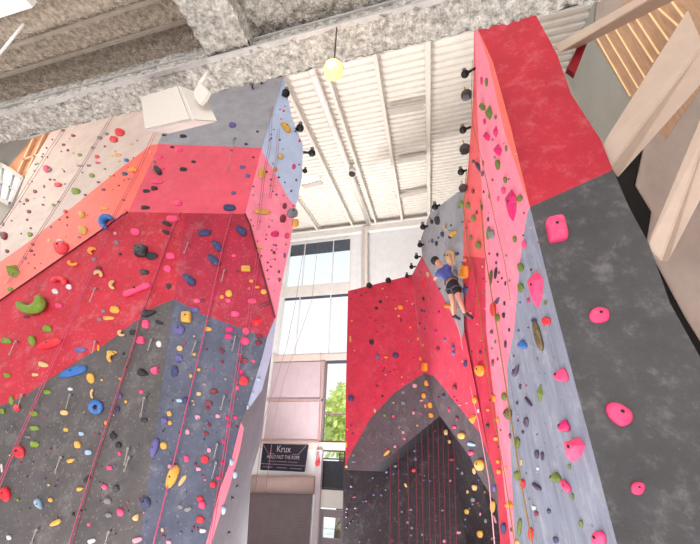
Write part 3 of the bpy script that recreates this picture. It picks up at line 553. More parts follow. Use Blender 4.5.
HOLDS = '''
@0 120 4.375
275 45 18 12 D w;320 68 22 14 D w;228 85 9 9 D x;203 122 10 9 D x;188 148 10 8 D x;183 160 10 9 K x;163 190 12 9 G x;150 222 9 9 S x;207 162 9 9 D x;277 108 20 12 D w;296 132 14 12 D x;268 137 9 9 S x
348 152 24 16 G w;404 121 20 14 S w;435 78 26 18 S w;466 60 20 16 S w;203 212 42 36 M b 0 *magenta round hold;218 215 20 36 S e;495 83 46 34 R b 0 *lower red ball hold;521 52 50 38 R b 0 *upper red ball hold
424 160 24 18 R w;428 187 26 12 R w;400 242 30 22 G b;330 310 46 32 G w 0 *green edge on cream paint;372 327 16 10 D x;252 282 40 24 R b;218 260 14 10 D x;280 224 10 10 D x;192 290 12 16 G x;152 312 22 18 D w;117 350 20 18 D w;125 400 24 18 D w;118 436 14 12 D x;192 338 10 9 S x;186 370 10 10 D x;233 371 20 14 G w;86 356 12 10 S x;50 440 10 9 S x
15 505 40 40 D b;25 345 34 16 K w;12 455 14 20 S x;92 497 10 9 G x;130 500 28 24 G w;388 199 24 12 S w;350 200 34 10 S w
285 400 22 18 R b;293 425 14 12 D x;356 412 34 34 Y b;360 480 46 42 Y b 0 *larger yellow hold on coral paint;345 512 18 10 S x;293 460 9 9 D x;430 272 18 10 D w;452 304 22 12 D w;490 303 12 9 O x;457 385 38 18 O w;540 350 18 9 D x;458 214 14 9 G x;480 245 14 9 T x;488 157 14 10 T x;515 152 36 16 Y w;520 180 16 10 T x;552 175 26 18 B b;580 215 50 26 O b;545 235 30 18 N w;562 258 12 9 S x
472 448 94 84 B c -35 *blue curved hold;572 104 20 12 T x;590 487 48 36 P b;503 495 20 16 F w;640 310 36 18 K w;635 382 44 20 K w;658 140 14 14 F x
@150 120 4.375
125 130 38 20 P w;97 118 20 12 K w;40 162 34 18 P w;32 218 56 28 K s -50 *black slanted hold;18 298 34 22 K w;30 268 60 24 P b;55 210 20 14 P x;145 215 36 20 K w;190 182 24 14 K w
365 318 24 18 V b;427 243 24 18 V b;405 205 26 18 V w;452 163 12 9 K x;421 105 18 12 N w;347 382 60 34 N b 0 *navy hold on the lip;360 20 34 30 V b 0 *violet hold on grey paint;145 70 34 18 K w;62 66 24 10 K w;470 50 14 10 K x;356 132 10 10 K x
118 362 48 28 P b;100 430 64 28 P w;70 452 50 20 K s -20;70 490 46 18 K s -20;237 493 62 34 N s 10 *navy hold just under the lip;398 482 62 36 N s -40
490 232 34 50 Y b 0 *yellow oval on pink side;492 400 28 84 Y s 85;595 30 62 34 Y s -45 *yellow streak on pale blue side;572 158 30 30 T b;548 215 20 20 O b;630 203 18 26 M b;590 375 20 30 D b;625 405 50 48 S b 0 *big grey knob;583 430 30 40 D b;548 490 36 40 M b;600 505 24 28 M b;638 450 34 40 Y b;530 80 9 10 N x;676 222 9 12 K x;618 310 9 12 D x;640 262 9 12 D x;655 90 12 14 M x
@220 210 6.97
385 165 62 50 M b 0 *magenta blob on pink side;470 180 24 40 D b;378 297 24 26 D b;452 315 20 40 V w;320 203 14 12 D x;383 343 14 13 D x;333 365 15 15 D x;352 392 11 11 D x;330 420 14 16 D x;411 430 18 24 D b;415 483 24 28 D b;375 242 14 12 D x;280 262 20 50 Y s 85;285 335 16 20 Y x;232 110 9 11 D x;262 218 11 11 D x;460 240 11 14 D x
180 408 72 46 Y q 0 *yellow block on crimson paint;97 320 24 16 P x;125 425 26 20 D w;218 495 32 24 O b;258 537 40 20 O b
@0 230 4.375
262 74 80 66 R b 0 *red bucket on coral paint;262 50 36 24 W b;50 175 78 70 G t 0 *green pyramid;43 258 30 22 G w;30 92 22 18 D w;143 62 16 14 D x;215 45 18 16 T x;135 90 20 14 D x;108 122 18 16 S x
408 93 54 40 O c -35;320 142 58 34 O c 60;430 196 52 46 T c 250 *tan crescent;430 170 34 28 D b;412 128 26 16 S w;497 240 44 46 T c 0
258 228 90 56 R c 250 *red and white curved hold;240 268 34 26 W b;300 248 34 26 W b;255 330 36 22 P w;135 315 164 112 G c 112 *green crescent;205 432 50 32 G b;138 483 42 44 G b;25 485 56 28 G b;215 498 124 44 R s 20 *long red hold
597 260 142 58 P n 22 *pink two-lobed hold;615 90 68 62 K q 0 *black block;662 112 60 36 K w;630 184 44 26 K w;525 105 14 14 K x;510 55 24 20 S w;500 348 50 34 Y b;475 385 54 18 Y w;452 355 22 16 S w;435 392 22 14 S w;645 362 80 50 K e 10;638 412 36 40 P q;615 482 40 36 P q
535 450 46 34 T c 30;580 448 36 24 K w;350 524 58 24 V w 5;430 515 14 30 O x;488 535 50 16 T w;115 380 34 14 D w
@130 230 4.375
175 112 46 34 P b;163 168 42 34 P b;168 245 26 26 K w;380 67 66 34 N s -45;365 130 74 36 N s -42;257 215 76 38 N s -42 *navy slanted hold;585 270 30 24 Y b;521 256 16 13 P x;432 277 36 34 Y b;403 292 20 18 O b;430 308 26 18 P w;535 310 40 26 P b;460 367 42 28 P w;590 325 62 18 D s 20;555 398 62 38 R t 180;435 435 38 26 M w;430 465 38 22 M w;507 442 32 34 P b;502 485 40 36 P b;565 465 34 20 D w;560 492 26 22 D b
293 310 32 22 P b;318 308 18 18 D w;285 348 36 24 V w;245 380 50 54 Y q 0 *yellow cube;212 435 56 46 V b 0 *violet hold by the yellow cube;217 517 30 26 T b;125 498 30 32 W b;128 405 42 16 K w -20;342 433 32 20 Y w;455 112 20 14 P w;400 525 30 20 D c 200
@0 340 4.375
188 107 54 24 T w -10;30 155 36 22 G w;153 152 34 14 T w;49 265 28 42 G b;72 296 38 34 R b;10 312 28 28 G b;318 138 138 46 B s 18 *long blue hold
490 75 50 56 Y c -30;395 167 42 46 Y b;407 235 26 48 T c 0;445 175 13 11 Y x;420 293 76 66 B r 0 *blue ring hold;205 228 40 20 G w;145 322 46 26 G w;150 386 50 22 G w;150 456 48 28 G w;120 425 30 13 S w
280 318 44 24 T b;288 393 28 18 Y b;337 458 38 36 Y b;310 527 46 28 Y e 20;463 363 18 20 O b;307 215 26 14 W w;355 410 28 18 L w;385 492 36 24 L w
622 143 60 48 K e -20 *black teardrop hold;677 130 42 50 P e 60 *pink teardrop hold;650 238 20 15 K w;630 352 36 24 K b;494 420 36 30 K b;517 460 32 30 K b;522 243 26 28 V b;512 303 26 28 N b;550 270 16 13 Y x;80 490 62 58 R b 0 *red bucket on charcoal paint;525 170 13 11 O x;540 60 14 13 K x;552 120 13 11 K x;618 228 22 18 P w
@120 340 4.375
215 322 26 26 Y b;218 362 20 20 Y w;193 352 32 26 V b;190 463 36 34 Y b;150 470 90 40 V s 75 *tall violet hold;238 135 36 52 N w;258 80 36 30 V w;285 265 32 34 N b;260 265 30 15 L w;310 157 16 18 Y x;345 130 17 15 Y x;325 62 20 15 Y x;345 235 24 18 T w;370 195 20 13 S w
410 225 38 26 D b;387 278 36 26 D b;382 300 20 15 D w;340 338 26 20 F w;428 333 24 18 F w;295 402 24 24 F b;390 373 18 15 D x;377 410 24 18 D w;470 340 24 14 M w;507 340 24 15 M w;475 373 26 18 M b;510 378 18 9 D x
540 178 46 42 R b 0 *red round hold on slate paint;540 90 46 26 D w;447 95 15 15 D x;440 48 36 24 D c 200;530 140 20 26 M w;512 210 20 20 P x;583 92 17 15 P x;462 170 15 15 S x;605 12 30 26 D b;370 522 38 36 R b 0 *red knob low on slate paint;290 520 24 30 P w;390 482 22 22 F w;455 445 20 18 M w
610 172 18 20 L b;583 235 12 17 L w;560 295 12 20 L w
@120 420 4.375
228 248 116 54 Y s 68 *long yellow hold;272 265 62 22 T s 55;218 203 22 20 F w;330 192 15 13 D x;343 215 24 18 F w;107 362 52 50 N b 0 *navy round hold;70 425 42 40 T e 60;4 400 22 32 P w
350 345 32 26 R b;358 372 36 36 P b;350 437 38 36 R b;362 485 32 22 W w;297 390 38 20 S w 20;264 380 24 22 S w;265 495 15 13 S x;185 480 16 20 T x;75 525 52 24 F w 20;190 510 20 18 D w;213 535 26 20 F w;407 283 32 30 R b;432 255 28 18 M w;448 188 22 16 M w
490 185 22 30 L w;505 240 22 34 L w;515 293 14 15 K x;493 345 15 17 K x;455 395 24 40 L w;478 497 15 20 K x;323 470 14 14 D x
@0 420 4.375
167 368 56 52 L e -60 *pale blue teardrop hold;220 350 26 22 Y b;242 450 62 26 Y s 28;350 302 40 26 Y e 15;213 284 15 11 T x;380 258 46 24 K s 48;505 300 36 34 K b;470 355 40 34 S b;475 417 32 24 S w;320 412 15 20 K x;455 293 30 26 P b;478 210 30 20 P w;522 147 18 18 P x;525 405 38 38 P w;388 457 18 17 P x;20 325 56 72 R b 0 *red hold at the wall's outer edge;38 515 28 24 W w;400 530 42 20 W w 20;78 350 15 13 G x;7 210 14 40 W w
@340 270 6.97
280 220 26 26 K b;253 266 26 22 K b;420 260 42 36 O b 0 *small orange hold on red back panel;218 500 36 42 K b;580 95 80 30 R s 80;600 140 16 18 R x;580 200 20 28 K b;567 280 20 20 N x;685 300 28 34 M b;588 410 15 16 N x;555 372 15 15 K x;108 155 20 11 N x;182 158 13 10 D x;297 130 16 11 T x;76 205 11 13 N x;210 330 13 12 D x;248 350 13 13 D x;298 393 13 11 D x;425 350 14 30 D x;378 210 13 11 D x;255 430 11 11 D x;82 355 16 15 O x;72 480 15 50 Y w;490 400 15 16 O x;543 480 15 20 O x;577 523 17 20 O x;390 505 26 15 D w;515 245 14 13 D x
@340 340 6.97
260 115 30 34 V b;385 105 46 42 N b 0 *navy knob on red back panel;320 120 30 13 O w;75 405 46 46 N b 0 *navy knob near the panel edge;258 320 20 22 D x;237 412 26 26 R b;296 390 18 17 K x;300 215 17 15 D x;345 222 15 12 D x;395 215 28 18 R w;430 258 15 13 O x;392 20 20 20 R x;280 45 13 14 P x;560 130 17 26 O x;575 35 15 15 O x;588 188 44 66 O q 0 *tall orange block over the cave;603 300 40 44 O b;583 388 36 40 O b;627 455 38 44 O b;595 460 18 26 O x;633 525 40 36 O b
520 318 36 30 F w;440 365 30 20 S w;440 440 34 28 S w;512 508 22 24 F x;242 492 18 28 T x;310 525 24 20 G x;372 532 20 20 P x
@340 400 6.97
440 225 24 24 F b;447 270 24 20 P b;538 177 15 15 Y x;522 280 20 20 W b;562 283 22 22 W b;443 376 22 22 S b;404 388 22 22 S b;520 355 16 16 S x;528 410 22 28 V b;515 490 30 28 R b;325 370 60 26 Y s 45 *yellow slanted hold on the band;382 325 20 20 F x;93 385 26 20 S w;95 432 36 14 S w;90 230 24 14 D x;43 310 15 50 Y w;45 463 22 20 T b;387 460 20 18 S x;325 500 20 22 V x;650 208 42 30 R w;418 185 20 14 S x;380 268 14 14 S x
@400 400 6.97
320 225 36 44 T b;343 290 28 30 T b;393 130 28 26 M b;377 190 36 24 M w;425 250 62 50 Y b 0 *yellow hold beside the cave edge;495 310 68 28 L w -10;492 370 50 34 M w;548 455 82 80 Y b 0 *largest yellow hold near the cave;515 495 30 48 T b;500 132 70 66 O t 180 *orange inverted pyramid;608 182 32 36 K b;340 70 20 30 M x;610 65 22 15 O x;665 270 38 30 O b;545 75 16 30 W x;362 415 46 24 D w;680 430 30 26 O b;685 500 38 36 O b
@400 466 6.97
517 150 46 46 T b 0 *tan knob in the cave;470 180 20 26 T x;505 235 36 34 S b;463 318 40 42 Y b;645 283 86 44 Y s 88 *upright yellow hold by the red column;555 475 52 56 Y b;590 180 28 28 U b;595 382 26 34 S b;558 335 16 24 F x;410 465 34 20 F w;310 525 28 26 F b;156 478 22 22 S b;83 432 22 20 S x;55 393 24 20 S x;75 305 24 16 S x;40 135 34 18 T w -60;350 103 15 15 F x;388 218 16 16 D x;640 505 16 20 S x;432 50 20 24 S x;295 310 24 14 S x;660 370 60 20 F s -75
@400 100 4.375
357 30 36 46 G t 30 *upper green pyramid;385 57 42 64 G t 0;417 75 13 20 G x;368 95 16 26 M b;376 160 38 46 M t 20;415 140 28 52 M t 0;424 220 46 56 M t 10 *magenta pyramid;463 213 14 28 G b;425 283 28 46 G b;459 350 22 28 G w;450 397 26 32 P b;428 432 14 22 P x;484 460 54 140 M d 0 *tall magenta faceted hold;520 432 30 38 G w -40;342 292 56 24 V s -55;320 268 16 14 V x;360 322 16 26 V b;363 278 9 24 G x;318 400 18 20 D b;365 402 9 13 V x;390 420 9 24 G x;360 472 34 22 V w -50;404 350 9 10 D x;265 455 26 28 G b;295 462 24 30 G b;318 518 26 30 G b;335 492 13 16 D x;385 522 11 20 V x
@440 60 6.97
288 145 22 60 M b;322 155 26 60 G b
@400 200 4.375
160 90 30 40 K b 0 *black knob on grey panel;137 95 18 22 K b;200 120 24 26 T c 30;230 148 40 26 Y w 40;183 150 20 24 N b;217 163 17 12 K x;140 178 14 22 N b;158 190 17 22 K b;217 250 48 66 T b 0 *tan oval hold above the climber;248 235 22 16 N w;278 315 44 60 O q 0 *orange block beside the climber;283 265 17 17 O x;165 325 16 20 K b;120 325 16 24 T b;280 395 42 40 N t 180;237 322 30 36 S b;207 465 18 40 O s 80
385 145 60 18 G s 85 *slim green hold;397 150 34 44 S b;340 197 32 36 G b;308 165 18 24 G b;425 240 13 18 V b;390 235 9 10 V x;420 275 11 15 V x;397 340 70 16 U s 85;418 320 54 16 K s 85;445 343 9 12 K x;500 172 22 30 G b;541 195 26 36 P b;525 295 34 38 G w;525 385 34 40 G w;590 390 72 165 P d 0 *pink faceted hold;560 438 17 20 M x;635 450 15 22 G b;585 530 32 26 N b;637 530 48 36 R b 0 *dull red hold;573 305 9 12 K x
405 480 32 60 R b 0 *orange-red hold;423 515 30 34 G b;452 505 17 26 K b;456 452 11 20 K x;425 440 34 18 V w 60;460 365 11 20 V x;432 318 12 12 D x
@400 310 4.375
600 110 142 42 U s -76 *long olive hold;533 150 42 60 B e 90 *blue teardrop hold;505 265 62 36 V e 65;600 215 11 18 S x;610 365 34 82 G t 0;560 400 56 20 V s -55;512 407 13 17 V x;525 335 13 26 V x;550 490 28 44 V b;345 265 54 50 O b 0 *orange rounded hold on red column;325 395 28 30 O b;285 235 18 34 N b;230 165 20 20 V b;232 190 18 18 V b;237 340 26 26 D b;188 377 18 16 N b;195 130 14 14 V x;165 170 20 15 D w;155 95 20 15 M w;247 475 18 20 D b
410 388 20 30 O b;383 437 15 13 O x;425 480 18 20 O b;453 380 28 36 G b;468 455 46 50 U b;405 232 17 34 D b;427 215 9 14 D x;400 97 17 20 D b;460 150 15 34 V b;477 87 11 18 V x;416 140 11 18 G x;350 185 15 20 D x
@500 300 3.5
212 262 52 82 P e 75 *bright pink oval hold;222 440 46 68 M e 80 *dark pink teardrop hold;350 52 78 60 P b 0 *round pink hold high on charcoal face;417 397 110 78 P s -38 *pink two-lobed hold on charcoal face
@480 420 4.375
405 130 96 122 P d -20 *large pink faceted hold;327 250 46 82 G e 80 *olive green teardrop hold;372 288 72 42 P s -60;390 205 18 24 G b;403 335 17 30 G b;440 455 24 36 G b;515 525 76 82 P b 0 *pink hold low on pillar edge;160 100 32 50 G b;160 243 36 44 G b;185 280 30 42 R b;125 370 30 56 O e 90;247 150 26 40 V b;272 158 20 40 V w;245 290 56 26 V s -40;235 385 24 20 W w;245 410 24 24 D w;220 500 28 60 R b;172 470 82 22 G s 85;160 535 24 20 Y b;100 475 30 50 N b;330 525 30 30 N w;300 400 22 22 N w;180 185 13 30 T x;195 10 26 26 V b;187 53 15 17 V x;130 70 15 24 D b;112 210 11 20 O x;137 480 15 20 D x;60 300 20 30 V x;252 213 15 15 W x
@500 150 3.5
199 274 80 100 P q 12 *chunky pink block on charcoal face
@540 430 4.375
430 255 70 62 P b 0 *low round pink hold on charcoal face
'''
def inside(x, y, pts):
    c = False; j = len(pts)-1
    for i in range(len(pts)):
        (xi, yi), (xj, yj) = pts[i], pts[j]
        if (yi > y) != (yj > y) and x < (xj-xi)*(y-yi)/(yj-yi)+xi: c = not c
        j = i
    return c
def zone_at(x, y):
    for pk, pc, zone, wk, pts in POLY[:-2]:
        if inside(x, y, pts): return pk, zone, wk
    for pk, pc, zone, wk, pts in POLY[-2:]:
        if inside(x, y, pts): return pk, zone, wk
    return None
L_ = []; ox = oy = 0; sc = 1
for line in HOLDS.strip().splitlines():
    if line[0] == '@': ox, oy, sc = (float(v) for v in line[1:].split()); continue
    for it in line.split(';'):
        it, _, lm = it.partition('*'); k = it.split()
        x, y, w, h = ox+float(k[0])/sc, oy+float(k[1])/sc, float(k[2])/sc, float(k[3])/sc
        z = zone_at(x, y)
        if z is None:   # on the silhouette: snap to the closest surface
            for rr in (2, 4, 6, 8):
                for an in range(12):
                    z = zone_at(x+rr*math.cos(an*.524), y+rr*math.sin(an*.524))
                    if z: break
                if z: break
        if z is None: continue
        L_.append(dict(x=x, y=y, w=w, h=h, c=k[4], s=k[5], rot=math.radians(float(k[6])) if len(k) > 6 else 0, lm=lm.strip(), pk=z[0], zone=z[1], wk=z[2]))
for h in L_:
    if h['wk'] == 'tall': h['c'] = {'V': 'A', 'G': 'H'}.get(h['c'], h['c'])
# drop near-duplicates
keep = []
for h in sorted(L_, key=lambda h: (not h['lm'], -h['w']*h['h'])):
    if all((h['x']-g['x'])**2+(h['y']-g['y'])**2 > (.22*(min(g['w'], g['h'])+min(h['w'], h['h'])))**2+1 for g in keep): keep.append(h)
L_ = keep
def hold_bm(h, bm=None):
    x, y, w, hh, r = h['x'], h['y'], h['w'], h['h'], h['rot']; pl_ = P[h['pk']]; n = pl_[1]
    c = on(x, y, pl_)
    r_in = r
    if h['s'] in 'cr': r = 0
    mpp = (c-CAM).dot(_F)/FPX
    prot = {'b': .7, 's': .75, 'c': .6, 'r': .5, 't': .8, 'd': .7, 'n': .7, 'q': .75, 'w': .65, 'x': .55, 'e': .7}[h['s']]
    dep = max(.02, prot*.5*min(w, hh)*mpp)
    # the part of the outline that comes from the height off the wall
    qx, qy = proj(c+n*dep); nx, ny = qx-x, qy-y
    wN = abs(nx*math.cos(r)-ny*math.sin(r)); hN = abs(nx*math.sin(r)+ny*math.cos(r))
    w = max(.5*w, w-.8*wN); hh = max(.5*hh, hh-.8*hN); x -= nx*.4; y -= ny*.4; c = on(x, y, pl_)
    k = .5
    ex = (math.cos(r)*w*k, -math.sin(r)*w*k); ey = (-math.sin(r)*hh*k, -math.cos(r)*hh*k)
    a = (on(x+ex[0], y+ex[1], pl_)-on(x-ex[0], y-ex[1], pl_))/2
    b = (on(x+ey[0], y+ey[1], pl_)-on(x-ey[0], y-ey[1], pl_))/2
    dep = max(dep, .02)
    own = bm is None
    if own: bm = NB()
    rnd = random.Random(int(x*97+y*131)); sd = V((rnd.random()*9, rnd.random()*9, rnd.random()*9))
    def put(u, v, z): return c+a*u+b*v+n*(.002+dep*z)
    fs = []
    def dome(outline, prof, rings=4, nse=.06, top=None):
        """outline: list of (u,v); prof(t, u, v) -> height for ring t in 0..1 (0 rim, 1 centre)"""
        N_ = len(outline); prev = [bm.verts.new(put(u, v, 0)) for u, v in outline]; fs.append(bm.faces.new(prev[::-1]))
        cu = sum(u for u, v in outline)/N_; cv = sum(v for u, v in outline)/N_
        for k in range(1, rings+1):
            t = k/(rings+.6); ring = []
            for u, v in outline:
                s = math.cos(t*math.pi/2)**.7
                uu, vv = cu+(u-cu)*s, cv+(v-cv)*s
                z = prof(t, uu, vv)+noise.noise(V((uu*2, vv*2, t))+sd)*nse
                ring.append(bm.verts.new(put(uu, vv, max(z, .03))))
            for i in range(N_): fs.append(bm.faces.new((prev[i], prev[(i+1) % N_], ring[(i+1) % N_], ring[i])))
            prev = ring
        fs.append(bm.faces.new(prev))
    def circ(n_, f): return [f(2*math.pi*i/n_) for i in range(n_)]
    s = h['s']
    big = w*hh > 60
    seg = 18 if big else 11
    if s in 'bwxe':
        if s == 'b': f = lambda t: ((1+.12*noise.noise(V((math.cos(t), math.sin(t), 0))*1.2+sd))*abs(math.cos(t))**.85*math.copysign(1, math.cos(t)), (1+.12*noise.noise(V((math.cos(t), math.sin(t), 3))*1.2+sd))*abs(math.sin(t))**.85*math.copysign(1, math.sin(t)))
        elif s == 'e': f = lambda t: (math.cos(t), math.sin(t)*(.62-.38*math.cos(t))*1.05)
        else: f = lambda t: (abs(math.cos(t))**.65*math.copysign(1, math.cos(t)), abs(math.sin(t))**.8*math.copysign(1, math.sin(t))*(1-.25*math.cos(t)*rnd.choice((1, 1)) if s == 'w' else 1))
        lip = {'b': .35, 'e': .15, 'w': .5, 'x': .1}[s]
        prof = lambda t, u, v: math.sin(min(1, t)*math.pi/2)**.75*(1-lip*.5+lip*v*.9)
        dome(circ(seg, f), prof, 4 if big else 3, .14 if s in 'bw' else .06)
    elif s == 's':
        f = lambda t: (abs(math.cos(t))**.8*math.copysign(1, math.cos(t)), math.sin(t)*(1+.18*math.cos(t))*(.92))
        dome(circ(20, f), lambda t, u, v: math.sin(t*math.pi/2)**.7*(1+.2*v), 4, .12)
    elif s == 'n':
        f = lambda t: (math.cos(t), math.sin(t)*(.42+.62*math.cos(t)**2)+.0)
        dome(circ(26, f), lambda t, u, v: math.sin(t*math.pi/2)**.7*(.8+.35*u*u), 5, .08)
    elif s == 'q':
        f = lambda t: (abs(math.cos(t))**.35*math.copysign(1, math.cos(t))*.95, abs(math.sin(t))**.35*math.copysign(1, math.sin(t))*.95)
        o = circ(24, f); N_ = len(o)
        prev = [bm.verts.new(put(u, v, 0)) for u, v in o]; fs.append(bm.faces.new(prev[::-1]))
        for z, sx in ((.55, .98), (.85, .9), (1.0, .74)):
            ring = [bm.verts.new(put(u*sx, v*sx+(.06 if z > .6 else 0), z*(1-.12*v))) for u, v in o]
            for i in range(N_): fs.append(bm.faces.new((prev[i], prev[(i+1) % N_], ring[(i+1) % N_], ring[i])))
            prev = ring
        fs.append(bm.faces.new(prev))
    elif s in 'td':
        o = [(-1, -.55), (.15, -1), (1, -.1), (.35, 1), (-.25, .95)] if s == 't' else [(-.15, 1), (.95, .55), (.9, -.35), (.3, -1), (-.15, -.95), (-1, .1), (-.8, .6)]
        top = [(.05, .1)] if s == 't' else [(.25, .45), (-.25, .4), (.05, -.45)]
        base = [bm.verts.new(put(u, v, 0)) for u, v in o]; fs.append(bm.faces.new(base[::-1]))
        if s == 't':
            tv = bm.verts.new(put(*top[0], 1.25))
            for i in range(len(o)): fs.append(bm.faces.new((base[i], base[(i+1) % len(o)], tv)))
        else:
            vv = [bm.verts.new(put(u, v, z)) for u, v, z in ((-.78, .42, 1.0), (.72, .46, 1.05), (-.1, -.62, .75))]
            t0, t1, t2, b0, b1, l0, l1 = base
            for f_ in ((l1, t0, vv[0]), (t0, t1, vv[1], vv[0]), (t1, t2, vv[1]), (vv[0], vv[1], vv[2]), (t2, b0, vv[2], vv[1]), (b0, b1, vv[2]), (b1, l0, vv[2]), (l0, l1, vv[0], vv[2])): fs.append(bm.faces.new(f_))
    elif s in 'cr':
        a0_, a1_ = (math.radians(72), math.radians(288)) if s == 'c' else (0, 2*math.pi)
        M_ = 20; K_ = 8; rings = []
        for i in range(M_+(s == 'c')):
            t = a0_+(a1_-a0_)*i/M_; rr = .36*(1 if s == 'r' else .5+.6*math.sin(math.pi*min(max(i/M_, .04), .96))**.6)
            ring = []
            for j in range(K_):
                q_ = 2*math.pi*j/K_; R2 = .64+math.cos(q_)*rr
                ring.append(bm.verts.new(put(R2*math.cos(t+r_in), R2*math.sin(t+r_in), .5+math.sin(q_)*.5*rr/.34)))
            rings.append(ring)
        lim = len(rings) if s == 'r' else len(rings)-1
        for i in range(lim):
            p_, q_ = rings[i], rings[(i+1) % len(rings)]
            for j in range(K_): fs.append(bm.faces.new((p_[j], p_[(j+1) % K_], q_[(j+1) % K_], q_[j])))
        if s == 'c': fs.append(bm.faces.new(rings[0][::-1])); fs.append(bm.faces.new(rings[-1]))
    bmesh.ops.recalc_face_normals(bm, faces=fs)
    for f in fs: f.smooth = s not in 'tdq'
    return bm, c, n, a, b, dep
# ------------------------------------------------------------------ labels
LIMIT = 306
L_.sort(key=lambda h: (not h['lm'], -h['w']*h['h']))
SOLO, REST = L_[:LIMIT], L_[LIMIT:]
marks = [h for h in SOLO if h['lm']]
ORD = ['', 'second ', 'third ', 'fourth ', 'fifth ', 'sixth ', 'seventh ', 'eighth ', 'ninth ', 'tenth ', 'eleventh ', 'twelfth ']
def relation(h, m):
    dx, dy = h['x']-m['x'], h['y']-m['y']
    if abs(dy) >= abs(dx)*.8: return 'above' if dy < 0 else 'below'
    if h['wk'] == 'prow': return 'window side of' if dx > 0 else 'outer side of'
    return 'pillar side of' if dx > 0 else 'window side of'
keys = {}
for h in SOLO:
    if h['lm']: continue
    A_ = h['w']*h['h']; size = 'tiny' if A_ < 12 else 'small' if A_ < 40 else 'mid-size' if A_ < 110 else 'large'
    cand = [m for m in marks if m['wk'] == h['wk']]
    m = min(cand, key=lambda m: (m['x']-h['x'])**2+(m['y']-h['y'])**2); rel = relation(h, m)
    h['base'] = f"{size} {HC[h['c']][0]} {SHAPE[h['s']]} hold"; h['rel'] = (rel, m['lm'])
    h['dist'] = (m['x']-h['x'])**2+(m['y']-h['y'])**2
    keys.setdefault((h['base'], h['rel']), []).append(h)
for (base, (rel, lm)), hs in keys.items():
    hs.sort(key=lambda h: h['dist'])
    for i, h in enumerate(hs):
        conn = {'above': 'above the', 'below': 'below the'}.get(rel, 'on the '+rel+' the')
        h['label'] = f"{ORD[i]}{base} {conn} {lm}"
        if len((h['label']+' on '+h['zone']).split()) <= 16: h['label'] = h['label'].replace(' hold ', f" hold on {h['zone']} ", 1)
        while len(h['label'].split()) > 16: h['label'] = h['label'].replace(' hold', '', 1) if ' hold' in h['label'] else h['label'].replace(' the ', ' ', 1)
for h in marks:
    nm = h['lm']
    full = f"{nm}, {h['zone']} of the {WALLNAME[h['wk']]}"
    h['label'] = full
GRP = {'prow': 'holds bolted to the prow wall', 'tall': 'holds bolted to the tall pillar wall', 'corner': 'holds bolted to the corner wall'}
for h in SOLO:
    bm, c, n, a, b, dep = hold_bm(h)
    t = thing('climbing_hold', h['label'], 'climbing hold', c, GRP[h['wk']])
    link('grip', bm, HM[h['c']], t)
    if h['w']*h['h'] > 110 and h['s'] in 'bsnqde':
        bolt_on(c+b*.25+n*dep*(.98 if h['s'] != 'd' else 1.0), n, min(.022, .16*min(a.length, b.length)), t, BOLT)
# the many specks too small to tell apart
kinds = sorted({h['c'] for h in REST}); bm = NB()
def paint_from(i0, k):
    bm.faces.ensure_lookup_table()
    for f in bm.faces[i0:]: f.material_index = k
for h in REST:
    i0 = len(bm.faces); hold_bm(h, bm); paint_from(i0, kinds.index(h['c']))
R_ = random.Random(5)
SCAT = [('C', 60, (20, 120, 150, 300)), ('D', 70, (246, 100, 300, 320)), ('F3', 60, (415, 200, 480, 430)), ('G', 45, (345, 290, 430, 470)), ('G2', 60, (346, 470, 440, 544)), ('F4', 40, (440, 430, 500, 544)), ('F1', 50, (480, 130, 540, 540)), ('F2', 45, (463, 200, 510, 540)), ('A', 50, (0, 400, 150, 540)), ('A2', 90, (150, 310, 265, 540))]
for pk, cnt, (xa_, ya_, xb_, yb_) in SCAT:
    for _ in range(cnt):
        x, y = R_.uniform(xa_, xb_), R_.uniform(ya_, yb_); z = zone_at(x, y)
        if not z or z[0] != pk: continue
        r = R_.uniform(1.1, 2.3); h = dict(x=x, y=y, w=r*1.2, h=r, c=R_.choice([k for k in kinds if k in ('DSVK' if pk in ('G2', 'F4') else 'DSVKTFMN')]), s='x', rot=0, pk=pk)
        i0 = len(bm.faces); hold_bm(h, bm); paint_from(i0, kinds.index(h['c']))
o = link('foothold_chips', bm, [HM[k] for k in kinds]); tag(o, 'countless tiny screw-on foothold chips speckled over all climbing walls', 'foothold chips', 'tiny foothold chips', 'stuff')
print('HOLDS', len(SOLO), len(REST))
# ------------------------------------------------------------------ ropes
RM = {'pink': mat('rope_pink', (196, 74, 110), .7, .2, 40), 'red': mat('rope_red', (112, 30, 48), .7, .2, 40), 'olive': mat('rope_olive', (150, 116, 52), .7, .2, 40),
      'dusk': mat('rope_dusky', (150, 96, 112), .7, .2, 40), 'pale': mat('rope_pale', (222, 160, 170), .7, .2, 40)}
def rope(pts, pk, c, r, label, group=None, off=.06, Y=None):
    P3 = [at(x, y, Y) for x, y in pts] if Y else [on(x, y, P[pk])+P[pk][1]*off for x, y in pts]
    d = []
    for u, v in zip(P3, P3[1:]):
        n_ = 6
        for k in range(n_): d.append(u.lerp(v, k/n_))
    d.append(P3[-1])
    if Y and pts[-1][1] > 500: d.append(V((P3[-1].x, P3[-1].y, .02)))
    bm = NB(); tube(bm, d, r, 6)
    return tag(link('climbing_rope', bm, RM[c]), label, 'rope', group)
def rope2(pts, pk, c, r, label, gap=2.0, **k):
    rope(pts, pk, c, r, label+', first strand of a pair', 'top-rope strands', **k); rope([(x+gap, y) for x, y in pts], pk, c, r, label+', second strand of a pair', 'top-rope strands', **k)
rope2([(128, 211), (110, 231), (59, 353), (11, 463), (-6, 505)], 'A', 'pink', 0.0060, 'thin pink rope crossing red paint past the green crescent', 2.4)
rope2([(157, 130), (137, 177), (114, 220), (104, 231)], 'C', 'pink', 0.0050, 'thin pink rope crossing coral paint near the blue curved hold', 2.4)
